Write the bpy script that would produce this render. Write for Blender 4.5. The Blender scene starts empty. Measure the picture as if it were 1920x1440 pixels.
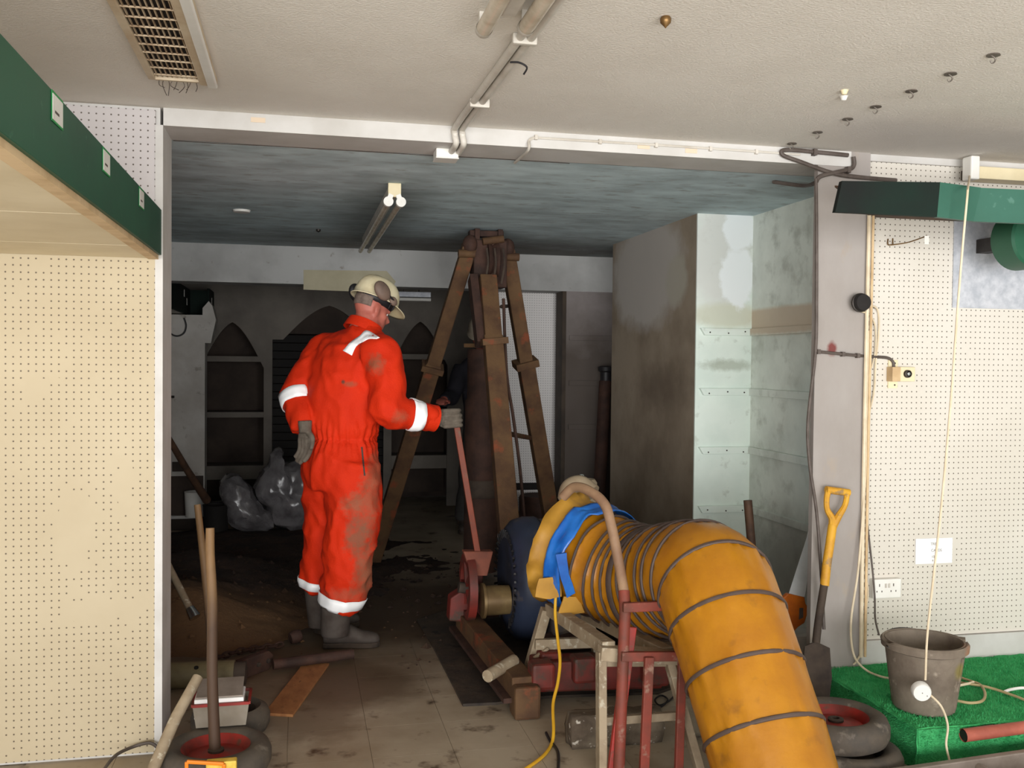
import bpy, bmesh, math, random
import numpy as np
from mathutils import Vector as V, Matrix, noise
random.seed(7)
PI = math.pi
S = bpy.context.scene
C = S.collection

# ------------------------------------------------------------------ camera
F_PX, YAW, PIT, ROL, H = 1795.9, .2193, -.02249, .009916, 1.46
fw = np.array([math.sin(YAW)*math.cos(PIT), math.cos(YAW)*math.cos(PIT), math.sin(PIT)])
_r = np.array([math.cos(YAW), -math.sin(YAW), 0.]); _u = np.cross(_r, fw)
CR = _r*math.cos(ROL)+_u*math.sin(ROL); CU = np.cross(CR, fw)
cd = bpy.data.cameras.new('camera'); cam = bpy.data.objects.new('camera', cd); C.objects.link(cam)
cd.sensor_width = 36; cd.lens = F_PX/1920*36; cd.clip_start = .05
m4 = Matrix.Identity(4)
for i in range(3):
    m4[i][0] = CR[i]; m4[i][1] = CU[i]; m4[i][2] = -fw[i]
m4[0][3], m4[1][3], m4[2][3] = 0, 0, H
cam.matrix_world = m4
S.camera = cam
# ------------------------------------------------------------------ world, window light, exposure
w = bpy.data.worlds.new('world'); S.world = w; w.use_nodes = True
bg = w.node_tree.nodes['Background']; bg.inputs[0].default_value = (.80, .90, 1, 1); bg.inputs[1].default_value = 1.2
ld = bpy.data.lights.new('shop_window_daylight', 'AREA'); ld.shape = 'RECTANGLE'; ld.size = 13.0; ld.size_y = 4.6
ld.energy = 2300; ld.color = (1.0, .99, .97)
lo = bpy.data.objects.new('shop_window_daylight', ld); C.objects.link(lo)
lo.location = (-2.0, -7.0, .5); lo.rotation_euler = (math.radians(90), 0, 0)
S.view_settings.view_transform = 'Standard'; S.view_settings.look = 'None'; S.view_settings.gamma = 1
S.view_settings.use_curve_mapping = False; S.view_settings.exposure = 0.0

# ------------------------------------------------------------------ helpers
def at(x, y, X=None, Y=None, Z=None):
    """photo pixel -> point on the plane X=.., Y=.. or Z=.."""
    d = fw+CR*(x-960)/F_PX-CU*(y-720)/F_PX
    t = X/d[0] if X is not None else Y/d[1] if Y is not None else (Z-H)/d[2]
    return V((d[0]*t, d[1]*t, d[2]*t+H))
def sr(r, g, b):
    f = lambda c: (c/255/12.92 if c/255 <= .04045 else ((c/255+.055)/1.055)**2.4)
    return (f(r), f(g), f(b), 1)
class NT:
    def __init__(s, m): s.t = m.node_tree; s.n = s.t.nodes; s.l = s.t.links
    def a(s, typ, **kw):
        n = s.n.new(typ)
        for k, v in kw.items(): setattr(n, k, v)
        return n
    def c(s, o, i): s.l.new(o, i)
    def math(s, op, a, b=None, c=None):
        n = s.a('ShaderNodeMath', operation=op)
        for i, v in enumerate((a, b, c)):
            if v is None: continue
            if isinstance(v, (int, float)): n.inputs[i].default_value = v
            else: s.c(v, n.inputs[i])
        return n.outputs[0]
    def vm(s, op, a, b=None):
        n = s.a('ShaderNodeVectorMath', operation=op)
        for i, v in enumerate((a, b)):
            if v is None: continue
            if isinstance(v, (tuple, list)): n.inputs[i].default_value = v
            else: s.c(v, n.inputs[i])
        return n.outputs['Value'] if op in ('LENGTH', 'DOT_PRODUCT') else n.outputs[0]
    def noise(s, vec, scale, detail=4, rough=.6):
        n = s.a('ShaderNodeTexNoise'); n.inputs['Scale'].default_value = scale
        n.inputs['Detail'].default_value = detail; n.inputs['Roughness'].default_value = rough
        s.c(vec, n.inputs['Vector']); return n
    def ramp(s, fac, lo, hi):
        n = s.a('ShaderNodeMapRange'); n.clamp = True
        s.c(fac, n.inputs[0]); n.inputs[1].default_value = lo; n.inputs[2].default_value = hi
        return n.outputs[0]
    def mix(s, fac, a, b):
        n = s.a('ShaderNodeMix', data_type='RGBA')
        for i, v in ((0, fac), (6, a), (7, b)):
            if isinstance(v, (tuple, list, float, int)): n.inputs[i].default_value = v
            else: s.c(v, n.inputs[i])
        return n.outputs[2]
MATS = {}
def M(name, c1, c2=None, rough=.75, metal=0., scale=5, thr=(.4, .65), c3=None, s3=22, t3=(.6, .68), bump=0., bscale=60,
      stretch=(1, 1, 1), patches=(), spec=.4, trans=0., coat=0., obj=False):
    """procedural material: c1 with noise areas of c2, spots of c3, world-placed patches (colour, centre, radii, warp, soft, amount)"""
    m = bpy.data.materials.new(name); m.use_nodes = True; t = NT(m)
    b = t.n['Principled BSDF']; b.inputs['Roughness'].default_value = rough; b.inputs['Metallic'].default_value = metal
    b.inputs['Specular IOR Level'].default_value = spec
    if trans: b.inputs['Transmission Weight'].default_value = trans
    if coat: b.inputs['Coat Weight'].default_value = coat
    pos = t.a('ShaderNodeTexCoord').outputs['Object'] if obj else t.a('ShaderNodeNewGeometry').outputs['Position']
    st = t.vm('MULTIPLY', pos, stretch)
    col = c1
    if c2: col = t.mix(t.ramp(t.noise(st, scale, 6).outputs[0], *thr), c1, c2)
    if c3: col = t.mix(t.ramp(t.noise(st, s3, 4).outputs[0], *t3), col, c3)
    for (pc, ctr, rad, warp, soft, amt) in patches:
        nz = t.noise(pos, 1.6/max(min(rad), .05), 5)
        off = t.vm('MULTIPLY', t.vm('SUBTRACT', nz.outputs['Color'], (.5, .5, .5)), (warp*2,)*3)
        d = t.vm('MULTIPLY', t.vm('SUBTRACT', pos, tuple(ctr)), tuple(1/x for x in rad))
        ln = t.vm('LENGTH', t.vm('ADD', d, off))
        k = t.ramp(ln, 1+soft, 1-soft)
        if amt != 1: k = t.math('MULTIPLY', k, amt)
        col = t.mix(k, col, pc)
    if isinstance(col, tuple): b.inputs['Base Color'].default_value = col
    else: t.c(col, b.inputs['Base Color'])
    if bump:
        bn = t.a('ShaderNodeBump'); bn.inputs['Strength'].default_value = min(1, bump); bn.inputs['Distance'].default_value = .01
        t.c(t.noise(st, bscale, 5).outputs[0], bn.inputs['Height']); t.c(bn.outputs[0], b.inputs['Normal'])
    MATS[name] = m
    return m
def peg(name, base, dirt, pitch=.025, r=.0030, miss=.05, axis=0, hole=sr(70, 58, 45), painted=(), dscale=2.0):
    """perforated hardboard: rows of small holes, some of them painted over"""
    m = bpy.data.materials.new(name); m.use_nodes = True; t = NT(m); b = t.n['Principled BSDF']
    b.inputs['Roughness'].default_value = .6; b.inputs['Specular IOR Level'].default_value = .3
    pos = t.a('ShaderNodeNewGeometry').outputs['Position']
    sx = t.a('ShaderNodeSeparateXYZ'); t.c(pos, sx.inputs[0])
    u = t.math('DIVIDE', sx.outputs[axis], pitch); v = t.math('DIVIDE', sx.outputs[2], pitch)
    fu = t.math('SUBTRACT', t.math('FRACT', u), .5); fv = t.math('SUBTRACT', t.math('FRACT', v), .5)
    d = t.math('SQRT', t.math('ADD', t.math('MULTIPLY', fu, fu), t.math('MULTIPLY', fv, fv)))
    hm = t.ramp(d, r/pitch+.03, r/pitch-.03)
    cell = t.a('ShaderNodeCombineXYZ'); t.c(t.math('FLOOR', u), cell.inputs[0]); t.c(t.math('FLOOR', v), cell.inputs[1])
    wn = t.a('ShaderNodeTexWhiteNoise'); t.c(cell.outputs[0], wn.inputs[0])
    hm = t.math('MULTIPLY', hm, t.math('GREATER_THAN', wn.outputs[0], miss))
    for (ctr, rad) in painted:
        dd = t.vm('MULTIPLY', t.vm('SUBTRACT', pos, tuple(ctr)), tuple(1/x for x in rad))
        nz = t.math('ADD', t.vm('LENGTH', dd), t.math('MULTIPLY', wn.outputs[0], .8))
        hm = t.math('MULTIPLY', hm, t.math('GREATER_THAN', nz, 1.2))
    col = t.mix(t.ramp(t.noise(pos, dscale, 5).outputs[0], .35, .75), base, dirt)
    t.c(t.mix(t.math('MULTIPLY', hm, .9), col, hole), b.inputs['Base Color'])
    return m
# --- bmesh shapes
def new(): return bmesh.new()
def box(bm, x0, x1, y0, y1, z0, z1):
    vs = [bm.verts.new((x, y, z)) for z in (z0, z1) for y in (y0, y1) for x in (x0, x1)]
    for f in ((0, 2, 3, 1), (4, 5, 7, 6), (0, 1, 5, 4), (2, 6, 7, 3), (0, 4, 6, 2), (1, 3, 7, 5)):
        bm.faces.new([vs[i] for i in f])
    return bm
def beam(bm, p, q, w, h, up=(0, 0, 1)):
    p, q = V(p), V(q); d = (q-p).normalized(); s = d.cross(V(up))
    if s.length < 1e-3: s = d.cross(V((0, 1, 0)))
    s.normalize(); u = s.cross(d).normalized()
    vs = [bm.verts.new(b+s*(a*w/2)+u*(c*h/2)) for b in (p, q) for c in (-1, 1) for a in (-1, 1)]
    for f in ((0, 1, 3, 2), (4, 6, 7, 5), (0, 4, 5, 1), (2, 3, 7, 6), (0, 2, 6, 4), (1, 5, 7, 3)):
        bm.faces.new([vs[i] for i in f])
    return bm
def spline(pts, n=6, closed=False):
    P = [V(p) for p in pts]; out = []
    if len(P) < 3: 
        return [P[0].lerp(P[-1], i/n) for i in range(n+1)]
    for i in range(len(P)-1):
        a, b, c, d = P[max(i-1, 0)], P[i], P[i+1], P[min(i+2, len(P)-1)]
        for k in range(n):
            t = k/n
            out.append(.5*((2*b)+(c-a)*t+(2*a-5*b+4*c-d)*t*t+(3*b-a-3*c+d)*t**3))
    out.append(P[-1]); return out
def frames(pts):
    fr = []; n = len(pts); prev = None
    for i in range(n):
        t = (pts[min(i+1, n-1)]-pts[max(i-1, 0)]).normalized()
        if prev is None:
            s = t.cross(V((0, 0, 1)))
            if s.length < .05: s = t.cross(V((0, 1, 0)))
            s.normalize()
        else:
            s = prev-t*prev.dot(t)
            s.normalize()
        prev = s; fr.append((t, s, s.cross(t)))
    return fr
def tube(bm, pts, r, n=8, cap=True):
    pts = [V(p) for p in pts]; fr = frames(pts); rings = []
    for i, p in enumerate(pts):
        ri = r if isinstance(r, (int, float)) else r[i] if len(r) == len(pts) else float(np.interp(i/(len(pts)-1), np.linspace(0, 1, len(r)), r))
        t, s, u = fr[i]
        rings.append([bm.verts.new(p+s*(ri*math.cos(2*PI*k/n))+u*(ri*math.sin(2*PI*k/n))) for k in range(n)])
    skin(bm, rings, cap); return bm
def skin(bm, rings, cap=True, closed=False):
    n = len(rings[0])
    for a, b in list(zip(rings, rings[1:]))+([(rings[-1], rings[0])] if closed else []):
        for k in range(n): bm.faces.new((a[k], a[(k+1) % n], b[(k+1) % n], b[k]))
    if cap:
        bm.faces.new(rings[0][::-1]); bm.faces.new(rings[-1])
def cable(bm, pts, r, n=6, sub=6): return tube(bm, spline(pts, sub), r, n)
def loft(bm, rings, n=24, cap=True):
    """rings: (centre, vector rx, vector ry)"""
    rr = [[bm.verts.new(V(c)+V(a)*math.cos(2*PI*k/n)+V(b)*math.sin(2*PI*k/n)) for k in range(n)] for c, a, b in rings]
    skin(bm, rr, cap); return bm
def lathe(bm, prof, c=(0, 0, 0), axis=(0, 0, 1), n=32, cap=False, closed=False, wob=None):
    ax = V(axis).normalized(); s = ax.cross(V((0, 0, 1)))
    if s.length < 1e-3: s = V((1, 0, 0))
    s.normalize(); u = ax.cross(s); c = V(c); rings = []
    for r, h in prof:
        rings.append([bm.verts.new(c+ax*h+(s*math.cos(2*PI*k/n)+u*math.sin(2*PI*k/n))*(r*(1 if wob is None else wob(k/n, h)))) for k in range(n)])
    skin(bm, rings, cap, closed); return bm
def ell(bm, c, rx, ry, rz, rot=None, u=16, v=10):
    mt = Matrix.Translation(V(c))@(rot.to_4x4() if rot else Matrix.Identity(4))@Matrix.Diagonal((rx, ry, rz, 1))
    bmesh.ops.create_uvsphere(bm, u_segments=u, v_segments=v, radius=1, matrix=mt); return bm
def prism(bm, pts, ext):
    a = [bm.verts.new(V(p)) for p in pts]; b = [bm.verts.new(V(p)+V(ext)) for p in pts]; n = len(a)
    bm.faces.new(a[::-1]); bm.faces.new(b)
    for k in range(n): bm.faces.new((a[k], a[(k+1) % n], b[(k+1) % n], b[k]))
    return bm
# --- objects
def root_loc(p):
    while p.parent: p = p.parent
    return p.location
def obj(name, bm, mat, parent=None, smooth=False, bev=0, bseg=2, auto=40):
    """bmesh in world coordinates -> one mesh object (child keeps the root's frame)"""
    bmesh.ops.recalc_face_normals(bm, faces=bm.faces[:])
    if parent: o = root_loc(parent).copy()
    else:
        xs = [v.co for v in bm.verts]
        lo_, hi = [min(c[i] for c in xs) for i in range(3)], [max(c[i] for c in xs) for i in range(3)]
        o = V(((lo_[0]+hi[0])/2, (lo_[1]+hi[1])/2, lo_[2]))
    bmesh.ops.translate(bm, verts=bm.verts[:], vec=-o)
    me = bpy.data.meshes.new(name); bm.to_mesh(me); bm.free()
    return meshobj(name, me, mat, parent, o, smooth, bev, bseg, auto)
def meshobj(name, me, mat, parent, o, smooth=False, bev=0, bseg=2, auto=40):
    ob = bpy.data.objects.new(name, me); C.objects.link(ob)
    if mat: me.materials.clear(); me.materials.append(mat)
    if parent: ob.parent = parent
    else: ob.location = o
    if smooth:
        me.polygons.foreach_set('use_smooth', [True]*len(me.polygons))
        if auto < 180:
            me.set_sharp_from_angle(angle=math.radians(auto))
    if bev:
        b = ob.modifiers.new('bevel', 'BEVEL'); b.width = bev; b.segments = bseg; b.limit_method = 'ANGLE'
    return ob
def tag(o, label, cat, group=None):
    o['label'] = label; o['category'] = cat
    if group: o['group'] = group
    return o
def thing(name, label, cat, loc, group=None):
    o = bpy.data.objects.new(name, None); C.objects.link(o); o.location = loc; o.empty_display_size = .05
    return tag(o, label, cat, group)
def struct(name, bm, mat, label=None, parent=None, **k):
    o = obj(name, bm, mat, parent, **k)
    if not parent: o['kind'] = 'structure'
    if label: o['label'] = label
    return o
def kid(name, me, mat, parent, loc):
    """a copy sharing mesh data, placed in the root's frame"""
    o = bpy.data.objects.new(name, me); C.objects.link(o); o.parent = parent
    o.location = V(loc)-root_loc(parent)
    return o
def text(name, body, size, p, right, up, mat, parent, ext=.0003):
    cu = bpy.data.curves.new(name, 'FONT'); cu.body = body; cu.size = size; cu.extrude = ext; cu.align_x = 'CENTER'; cu.align_y = 'CENTER'
    ob = bpy.data.objects.new(name, cu); C.objects.link(ob)
    r, u = V(right).normalized(), V(up).normalized(); n = r.cross(u)
    mm = Matrix((r, u, n)).transposed().to_4x4(); mm.translation = V(p)-root_loc(parent)
    dg = bpy.context.evaluated_depsgraph_get(); me = bpy.data.meshes.new_from_object(ob.evaluated_get(dg)); bpy.data.objects.remove(ob)
    me.transform(mm); return meshobj(name, me, mat, parent, None)
def remesh(bm, voxel, smooth=4, fac=.5):
    bmesh.ops.recalc_face_normals(bm, faces=bm.faces[:])
    me = bpy.data.meshes.new('tmp'); bm.to_mesh(me); bm.free()
    o = bpy.data.objects.new('tmp', me); C.objects.link(o)
    r = o.modifiers.new('r', 'REMESH'); r.mode = 'VOXEL'; r.voxel_size = voxel; r.adaptivity = 0
    if smooth:
        s = o.modifiers.new('s', 'SMOOTH'); s.iterations = smooth; s.factor = fac
    dg = bpy.context.evaluated_depsgraph_get()
    out = bpy.data.meshes.new_from_object(o.evaluated_get(dg))
    bpy.data.objects.remove(o); bpy.data.meshes.remove(me)
    return out

# ------------------------------------------------------------------ the setting
YW = 3.70      # plane of the shop wall with the wide opening
ZC, ZB = 2.375, 2.31
YA, XA, XR = 5.06, 2.19, 2.53
YB = 7.35
M('floor_vinyl', sr(178, 165, 145), sr(148, 132, 110), rough=.55, scale=2.2, thr=(.35, .7), c3=sr(80, 64, 48), s3=6.0, t3=(.58, .70),
  patches=[(sr(66, 50, 38), (.5, 5.75, 0), (1.7, 1.0, .5), .55, .5, .95), (sr(96, 76, 56), (-.15, 4.75, 0), (.75, .55, .4), .5, .5, .8),
           (sr(92, 74, 54), (.25, 4.35, 0), (.28, .3, .3), .6, .3, .75), (sr(100, 84, 62), (.05, 4.0, 0), (.2, .3, .3), .7, .3, .6)])
M('ceiling_artex', sr(228, 222, 213), sr(218, 211, 201), rough=.9, scale=1.5, bump=.4, bscale=130)
M('ceiling_back', sr(208, 226, 230), sr(164, 180, 184), rough=.85, scale=3.0, thr=(.36, .70), stretch=(.9, 1.9, 1), c3=sr(156, 164, 164), s3=9, t3=(.55, .75),
  patches=[(sr(92, 78, 66), (1.3, 7.2, ZB), (1.6, .8, .4), .35, .5, .8), (sr(105, 105, 100), (.45, 5.6, ZB), (.22, .9, .4), .4, .6, .6)])
M('paint_white', sr(202, 199, 195), sr(186, 182, 176), rough=.7, scale=3)
M('paint_beam', sr(184, 184, 182), sr(162, 161, 159), rough=.75, scale=2.5, c3=sr(150, 145, 138), s3=14, t3=(.66, .74))
M('pillar_paint', sr(160, 153, 148), sr(150, 142, 136), rough=.75, scale=4, c3=sr(160, 148, 136), s3=9, t3=(.62, .72), stretch=(1, 1, .5),
  patches=[(sr(110, 35, 30), at(1561, 654, Y=YW), (.022, .05, .03), .4, .3, .9)])
wp = sr(242, 247, 248); gm = sr(176, 176, 160)
M('alcove_face', sr(232, 243, 234), sr(222, 235, 226), rough=.7, scale=4, c3=sr(212, 222, 212), s3=12,
  patches=[(sr(218, 218, 214), at(1350, 480, Y=YA), (.20, .2, .34), .25, .3, .8), (sr(212, 214, 194), at(1362, 592, Y=YA), (.22, .3, .07), .2, .25, .8),
           (wp, at(1386, 430, Y=YA), (.10, .2, .12), .35, .1, 1), (wp, at(1382, 520, Y=YA), (.11, .2, .17), .4, .1, 1),
           (sr(170, 178, 162), at(1365, 685, Y=YA), (.15, .2, .03), .6, .4, .7)])
M('alcove_side', sr(222, 227, 218), sr(202, 207, 198), rough=.8, scale=3.5, c3=sr(186, 190, 180), s3=8, t3=(.52, .70),
  patches=[(sr(196, 178, 156), at(1470, 600, X=XR), (.3, .9, .075), .12, .15, .9), (sr(196, 208, 204), (XR, 4.2, .95), (.3, .35, .5), .5, .5, .8),
           (sr(128, 126, 122), (XR, 4.6, .35), (.3, .5, .3), .5, .4, .7)])
M('breast_side', sr(150, 136, 118), sr(126, 112, 95), rough=.85, scale=2.5,
  patches=[(sr(182, 176, 170), (XA, 5.9, 2.05), (.3, .62, .36), .25, .15, .85), (sr(172, 166, 152), at(1268, 525, X=XA), (.3, .16, .15), .3, .2, .9),
           (sr(88, 74, 62), at(1240, 725, X=XA), (.3, .38, .11), .7, .6, .5)])
M('pier_paint', sr(140, 132, 130), sr(124, 116, 112), rough=.8, scale=3, patches=[(sr(78, 68, 60), (2.3, YB, .9), (.6, .4, .85), .25, .2, .85)])  # patch makes the lower part of the pier darker
M('brown_dark', sr(70, 58, 46), sr(52, 42, 34), rough=.7, scale=6)
M('grubby_white', sr(206, 202, 196), sr(184, 178, 170), rough=.75, scale=3, c3=sr(160, 152, 142), s3=10, t3=(.62, .7))
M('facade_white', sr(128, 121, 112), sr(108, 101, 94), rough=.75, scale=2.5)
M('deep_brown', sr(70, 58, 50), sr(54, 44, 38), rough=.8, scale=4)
M('black_void', sr(26, 23, 22), sr(34, 30, 28), rough=.8, scale=5)
M('green_board', sr(34, 86, 62), sr(28, 74, 54), rough=.5, scale=3, c3=sr(52, 100, 76), s3=18, t3=(.66, .72))
M('cream_board', sr(222, 208, 178), sr(206, 190, 158), rough=.65, scale=3, stretch=(.6, .6, 3))
M('timber_edge', sr(214, 186, 146), sr(190, 160, 120), rough=.7, scale=9)
M('plastic_white', sr(232, 230, 224), sr(222, 218, 210), rough=.4, scale=5)
M('plastic_cream', sr(226, 212, 176), sr(214, 198, 160), rough=.45, scale=5)
M('conduit_white', sr(206, 200, 190), sr(188, 180, 168), rough=.5, scale=8)
M('cable_grey', sr(92, 82, 76), sr(76, 66, 60), rough=.6, scale=20)
M('cable_black', sr(34, 32, 34), rough=.5)
M('cable_cream', sr(222, 206, 178), sr(206, 188, 158), rough=.5, scale=15)
M('steel_galv', sr(204, 206, 212), sr(176, 180, 188), rough=.5, metal=.25, scale=28, thr=(.35, .65))
M('steel_dark', sr(70, 66, 62), sr(52, 46, 42), rough=.5, metal=.7, scale=14)
M('steel_bright', sr(215, 220, 220), sr(190, 196, 196), rough=.18, metal=1, scale=8)
M('rust', sr(98, 72, 46), sr(76, 52, 35), rough=.8, metal=.15, scale=7, c3=sr(124, 66, 40), s3=9, t3=(.58, .68), bump=.25, bscale=80)
M('rust_dark', sr(72, 48, 38), sr(50, 34, 28), rough=.8, metal=.1, scale=9, bump=.25, bscale=80)
M('mud_metal', sr(70, 58, 48), sr(50, 40, 34), rough=.8, scale=10)
M('red_rig', sr(118, 40, 32), sr(80, 40, 32), rough=.6, scale=7, c3=sr(70, 50, 40), s3=12, t3=(.55, .66))
M('red_paint', sr(150, 38, 30), sr(100, 38, 30), rough=.55, scale=7, c3=sr(90, 58, 44), s3=16, t3=(.58, .68))
M('red_rust', sr(132, 56, 42), sr(98, 54, 42), rough=.65, scale=8, c3=sr(138, 108, 92), s3=18, t3=(.60, .70))
M('wood_handle', sr(132, 102, 68), sr(108, 80, 50), rough=.65, scale=12, stretch=(1, 1, .2), patches=[(sr(64, 46, 36), (-.25, 3.6, .2), (.6, 1.0, .42), .3, .3, .9)])
M('wood_dark', sr(96, 70, 52), sr(72, 52, 40), rough=.7, scale=12)
M('wood_trestle', sr(158, 142, 118), sr(132, 115, 93), rough=.75, scale=10, c3=sr(180, 170, 150), s3=24, t3=(.58, .66))
M('wood_plank', sr(164, 112, 68), sr(138, 90, 54), rough=.7, scale=9, stretch=(2.5, 1, 1), c3=sr(108, 74, 48), s3=12)
M('soil', sr(56, 40, 32), sr(36, 26, 22), rough=.95, scale=7, bump=.8, bscale=40, c3=sr(78, 56, 42), s3=20, t3=(.58, .7),
  patches=[(sr(112, 82, 54), (-.3, 5.15, .05), (.75, .62, .5), .6, .5, .9)])
M('rubber', sr(72, 66, 60), sr(92, 82, 70), rough=.75, scale=9, c3=sr(130, 120, 108), s3=10, t3=(.60, .72), bump=.2)

def wall(name, x0, x1, y0, y1, z0, z1, mat, label): return struct(name, box(new(), x0, x1, y0, y1, z0, z1), MATS[mat], label)
M('floor_bounce', sr(216, 210, 198), sr(204, 196, 184), rough=.6, scale=2)  # unseen floor, coloured pale to bounce light up onto the ceilings
wall('floor_front', -4.5, 4.7, -2.4, 2.3, -.06, 0, 'floor_bounce', 'unseen floor near the shop window, made pale to bounce light')
fl = wall('floor', -4.5, 4.7, 2.3, 10.6, -.06, -.004, 'floor_vinyl', 'worn dirty vinyl tiled shop floor smeared with mud')
# vinyl tiles of the near floor, one mesh shared
tb = box(new(), -.1518, .1518, -.1518, .1518, -.0041, 0); tme = bpy.data.meshes.new('floor_tile'); tb.to_mesh(tme); tb.free(); tme.materials.append(MATS['floor_vinyl'])
for i in range(-3, 9):
    for j in range(0, 8):
        kid('floor_tile', tme, None, fl, (.305*i+.118, 2.75+.305*j, 0))
wall('ceiling', -4.5, 4.7, -2.4, YW+.24, ZC, ZC+.08, 'ceiling_artex', 'textured off-white ceiling of the front shop')
cb_ = wall('ceiling_back', -2.0, 2.75, YW+.236, 10.6, ZB, ZB+.1, 'ceiling_back', 'streaky blue-grey ceiling above the drilling rig')
struct('crack', cable(new(), [(-.48+.2*k, YW+.243+.012*noise.noise(V((k*.7, 0, 0))), ZB-.0005) for k in range(9)], .0022, 5, 3), MATS['deep_brown'], parent=cb_)
wall('trim_1', -.485, 2.30, YW, YW+.24, ZB, ZC-.0005, 'paint_white', 'white painted beam across the wide opening')
# left wall stub, pegboard faces
PEGL = peg('pegboard_cream', sr(184, 170, 143), sr(175, 160, 132), painted=[((-.78, YW, .85), (.10, 1, .22)), ((-.70, YW, .55), (.22, 1, .08)), ((-.62, YW, .98), (.05, 1, .20)), ((-.9, YW, 1.35), (.08, 1, .05))])
PEGW = peg('pegboard_white', sr(196, 190, 189), sr(188, 181, 179), miss=.02)
PEGR = peg('pegboard_ivory', sr(213, 207, 197), sr(206, 199, 187), pitch=.0243, miss=.025)
PEGB = peg('pegboard_grey', sr(240, 236, 234), sr(234, 230, 228), pitch=.0200, miss=.0, r=.0027, hole=sr(110, 104, 100))
wl = wall('wall_left', -4.5, -.497, YW+.012, YW+.235, 0, ZC, 'paint_white', 'wall stub left of the opening, faced with pegboard')
struct('pegboard_panel', box(new(), -4.5, -.512, YW-.002, YW+.012, .012, 1.84), PEGL, parent=wl)
struct('pegboard_panel', box(new(), -4.5, -.512, YW-.002, YW+.012, 1.84, ZC-.012), PEGW, parent=wl)
struct('end_board', box(new(), -.512, -.485, YW-.006, YW+.236, .0, ZB+.0), MATS['paint_white'], parent=wl)
# right side: pillar, pegboard wall, breast, alcove walls
XP0, XP1 = at(1529, 650, Y=YW).x, at(1627, 650, Y=YW).x
wall('wall_pillar', XP0, XP1, YW+.004, YW+.034, 0, ZC, 'pillar_paint', 'grey-white painted pillar between alcove and pegboard')
wr = wall('wall_right', XP1, 4.7, YW+.05, YW+.14, 0, ZC, 'paint_white', 'shop wall right of the pillar, faced with ivory pegboard')
struct('pegboard_panel', box(new(), XP1+.012, 4.7, YW+.034, YW+.05, .26, ZC-.03), PEGR, parent=wr)
struct('cover_strip', box(new(), XP1+.002, 4.7, YW+.02, YW+.05, ZC-.03, ZC-.0005), MATS['paint_white'], parent=wr)
o = wall('baseboard_right', XP1, 4.7, YW+.02, YW+.05, .10, .258, 'paint_white', 'tall white skirting under the ivory pegboard')
bh = wall('wall_breast', XA, XR+.14, YA+.012, 6.55, 0, ZB, 'breast_side', 'damp brown side of the projecting wall breast')
struct('front_face', box(new(), XA, XR, YA, YA+.012, 0, ZB), MATS['alcove_face'], parent=bh)
wa = wall('wall_alcove', XR, XR+.14, YW+.05, YA, 0, ZB, 'alcove_side', 'mottled grey alcove side wall beside the pillar')
wall('wall_far_right', XR, XR+.14, 6.55, 10.6, 0, ZB, 'pier_paint', 'dark side wall of the back room')
pr_ = wall('wall_pier', 2.075, XR, YB, YB+.2, 0, 2.03, 'pier_paint', 'whitewashed pier right of the far doorway, darker below')
struct('edge_board', box(new(), 2.045, 2.075, YB+.005, YB+.2, 0, 2.03), MATS['brown_dark'], parent=pr_)
def rail(z, parent, which):
    if which == 'face':
        o = struct('shelf_rail', prism(new(), [(XA+.02, YA-.022, z+.02), (XR-.005, YA-.022, z+.02), (XR-.005, YA-.022, z-.02), (XA+.045, YA-.022, z-.02)], (0, .022, 0)), MATS['alcove_face'], parent=parent, bev=.002)
        for q in (.22, .55, .85):
            struct('screw', lathe(new(), [(.004, 0), (.004, .003)], (XA+(XR-XA)*q, YA-.0255, z+random.uniform(-.01, .01)), (0, 1, 0), 8, cap=True), MATS['steel_dark'], parent=parent)
    elif which == 'side':
        struct('shelf_rail', box(new(), XR-.022, XR, YW+.15, YA-.023, z-.02, z+.02), MATS['alcove_side'], parent=parent, bev=.002)
    else:
        struct('shelf_rail', box(new(), 2.10, XR-.01, YB-.012, YB, z-.02, z+.02), MATS['pier_paint'], parent=parent, bev=.002)
for z in (1.645, 1.305, .972, .637):
    rail(z, bh, 'face'); rail(z, wa, 'side')
for z in (1.66, 1.30, .95): rail(z, pr_, 'pier')
# back beam and back room
bb = wall('wall_back_beam', -2.0, XR, YB, YB+.26, 2.03, ZB, 'paint_beam', 'grubby white downstand beam over the far doorway')
M('tape_beige', sr(184, 176, 150), sr(172, 164, 138), rough=.8)
struct('blank_sign_patch', prism(new(), [at(569, 506, Y=YB-.003), at(725, 508, Y=YB-.003), at(742, 528, Y=YB-.003), at(730, 549, Y=YB-.003), at(569, 543, Y=YB-.003)], (0, .003, 0)), MATS['tape_beige'], parent=bb)
wall('wall_mid_left', -2.1, -2.0, YW+.24, 10.6, 0, ZB, 'grubby_white', 'left wall of the back room')
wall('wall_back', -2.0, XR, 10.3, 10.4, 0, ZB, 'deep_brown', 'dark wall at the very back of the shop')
pl = wall('wall_back_pier', -2.0, at(384, 750, Y=8.6).x, 8.6, 8.8, .18, 1.84, 'grubby_white', 'pale pier with a curved head at the back left')
xe = at(384, 750, Y=8.6).x
struct('curved_head', prism(new(), [(xe-.02, 8.598, 1.60), (xe-.02, 8.598, 1.90), (xe+.03, 8.598, 1.96), (xe+.06, 8.598, 1.92), (xe+.09, 8.598, 1.80), (xe+.06, 8.598, 1.66), (xe+.05, 8.598, 1.60)], (0, .2, 0)), MATS['grubby_white'], parent=pl)
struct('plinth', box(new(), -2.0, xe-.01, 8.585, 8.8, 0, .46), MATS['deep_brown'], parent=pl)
struct('ledge', box(new(), -2.0, xe-.03, 8.55, 8.59, .10, .125), MATS['paint_white'], parent=pl)
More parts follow.
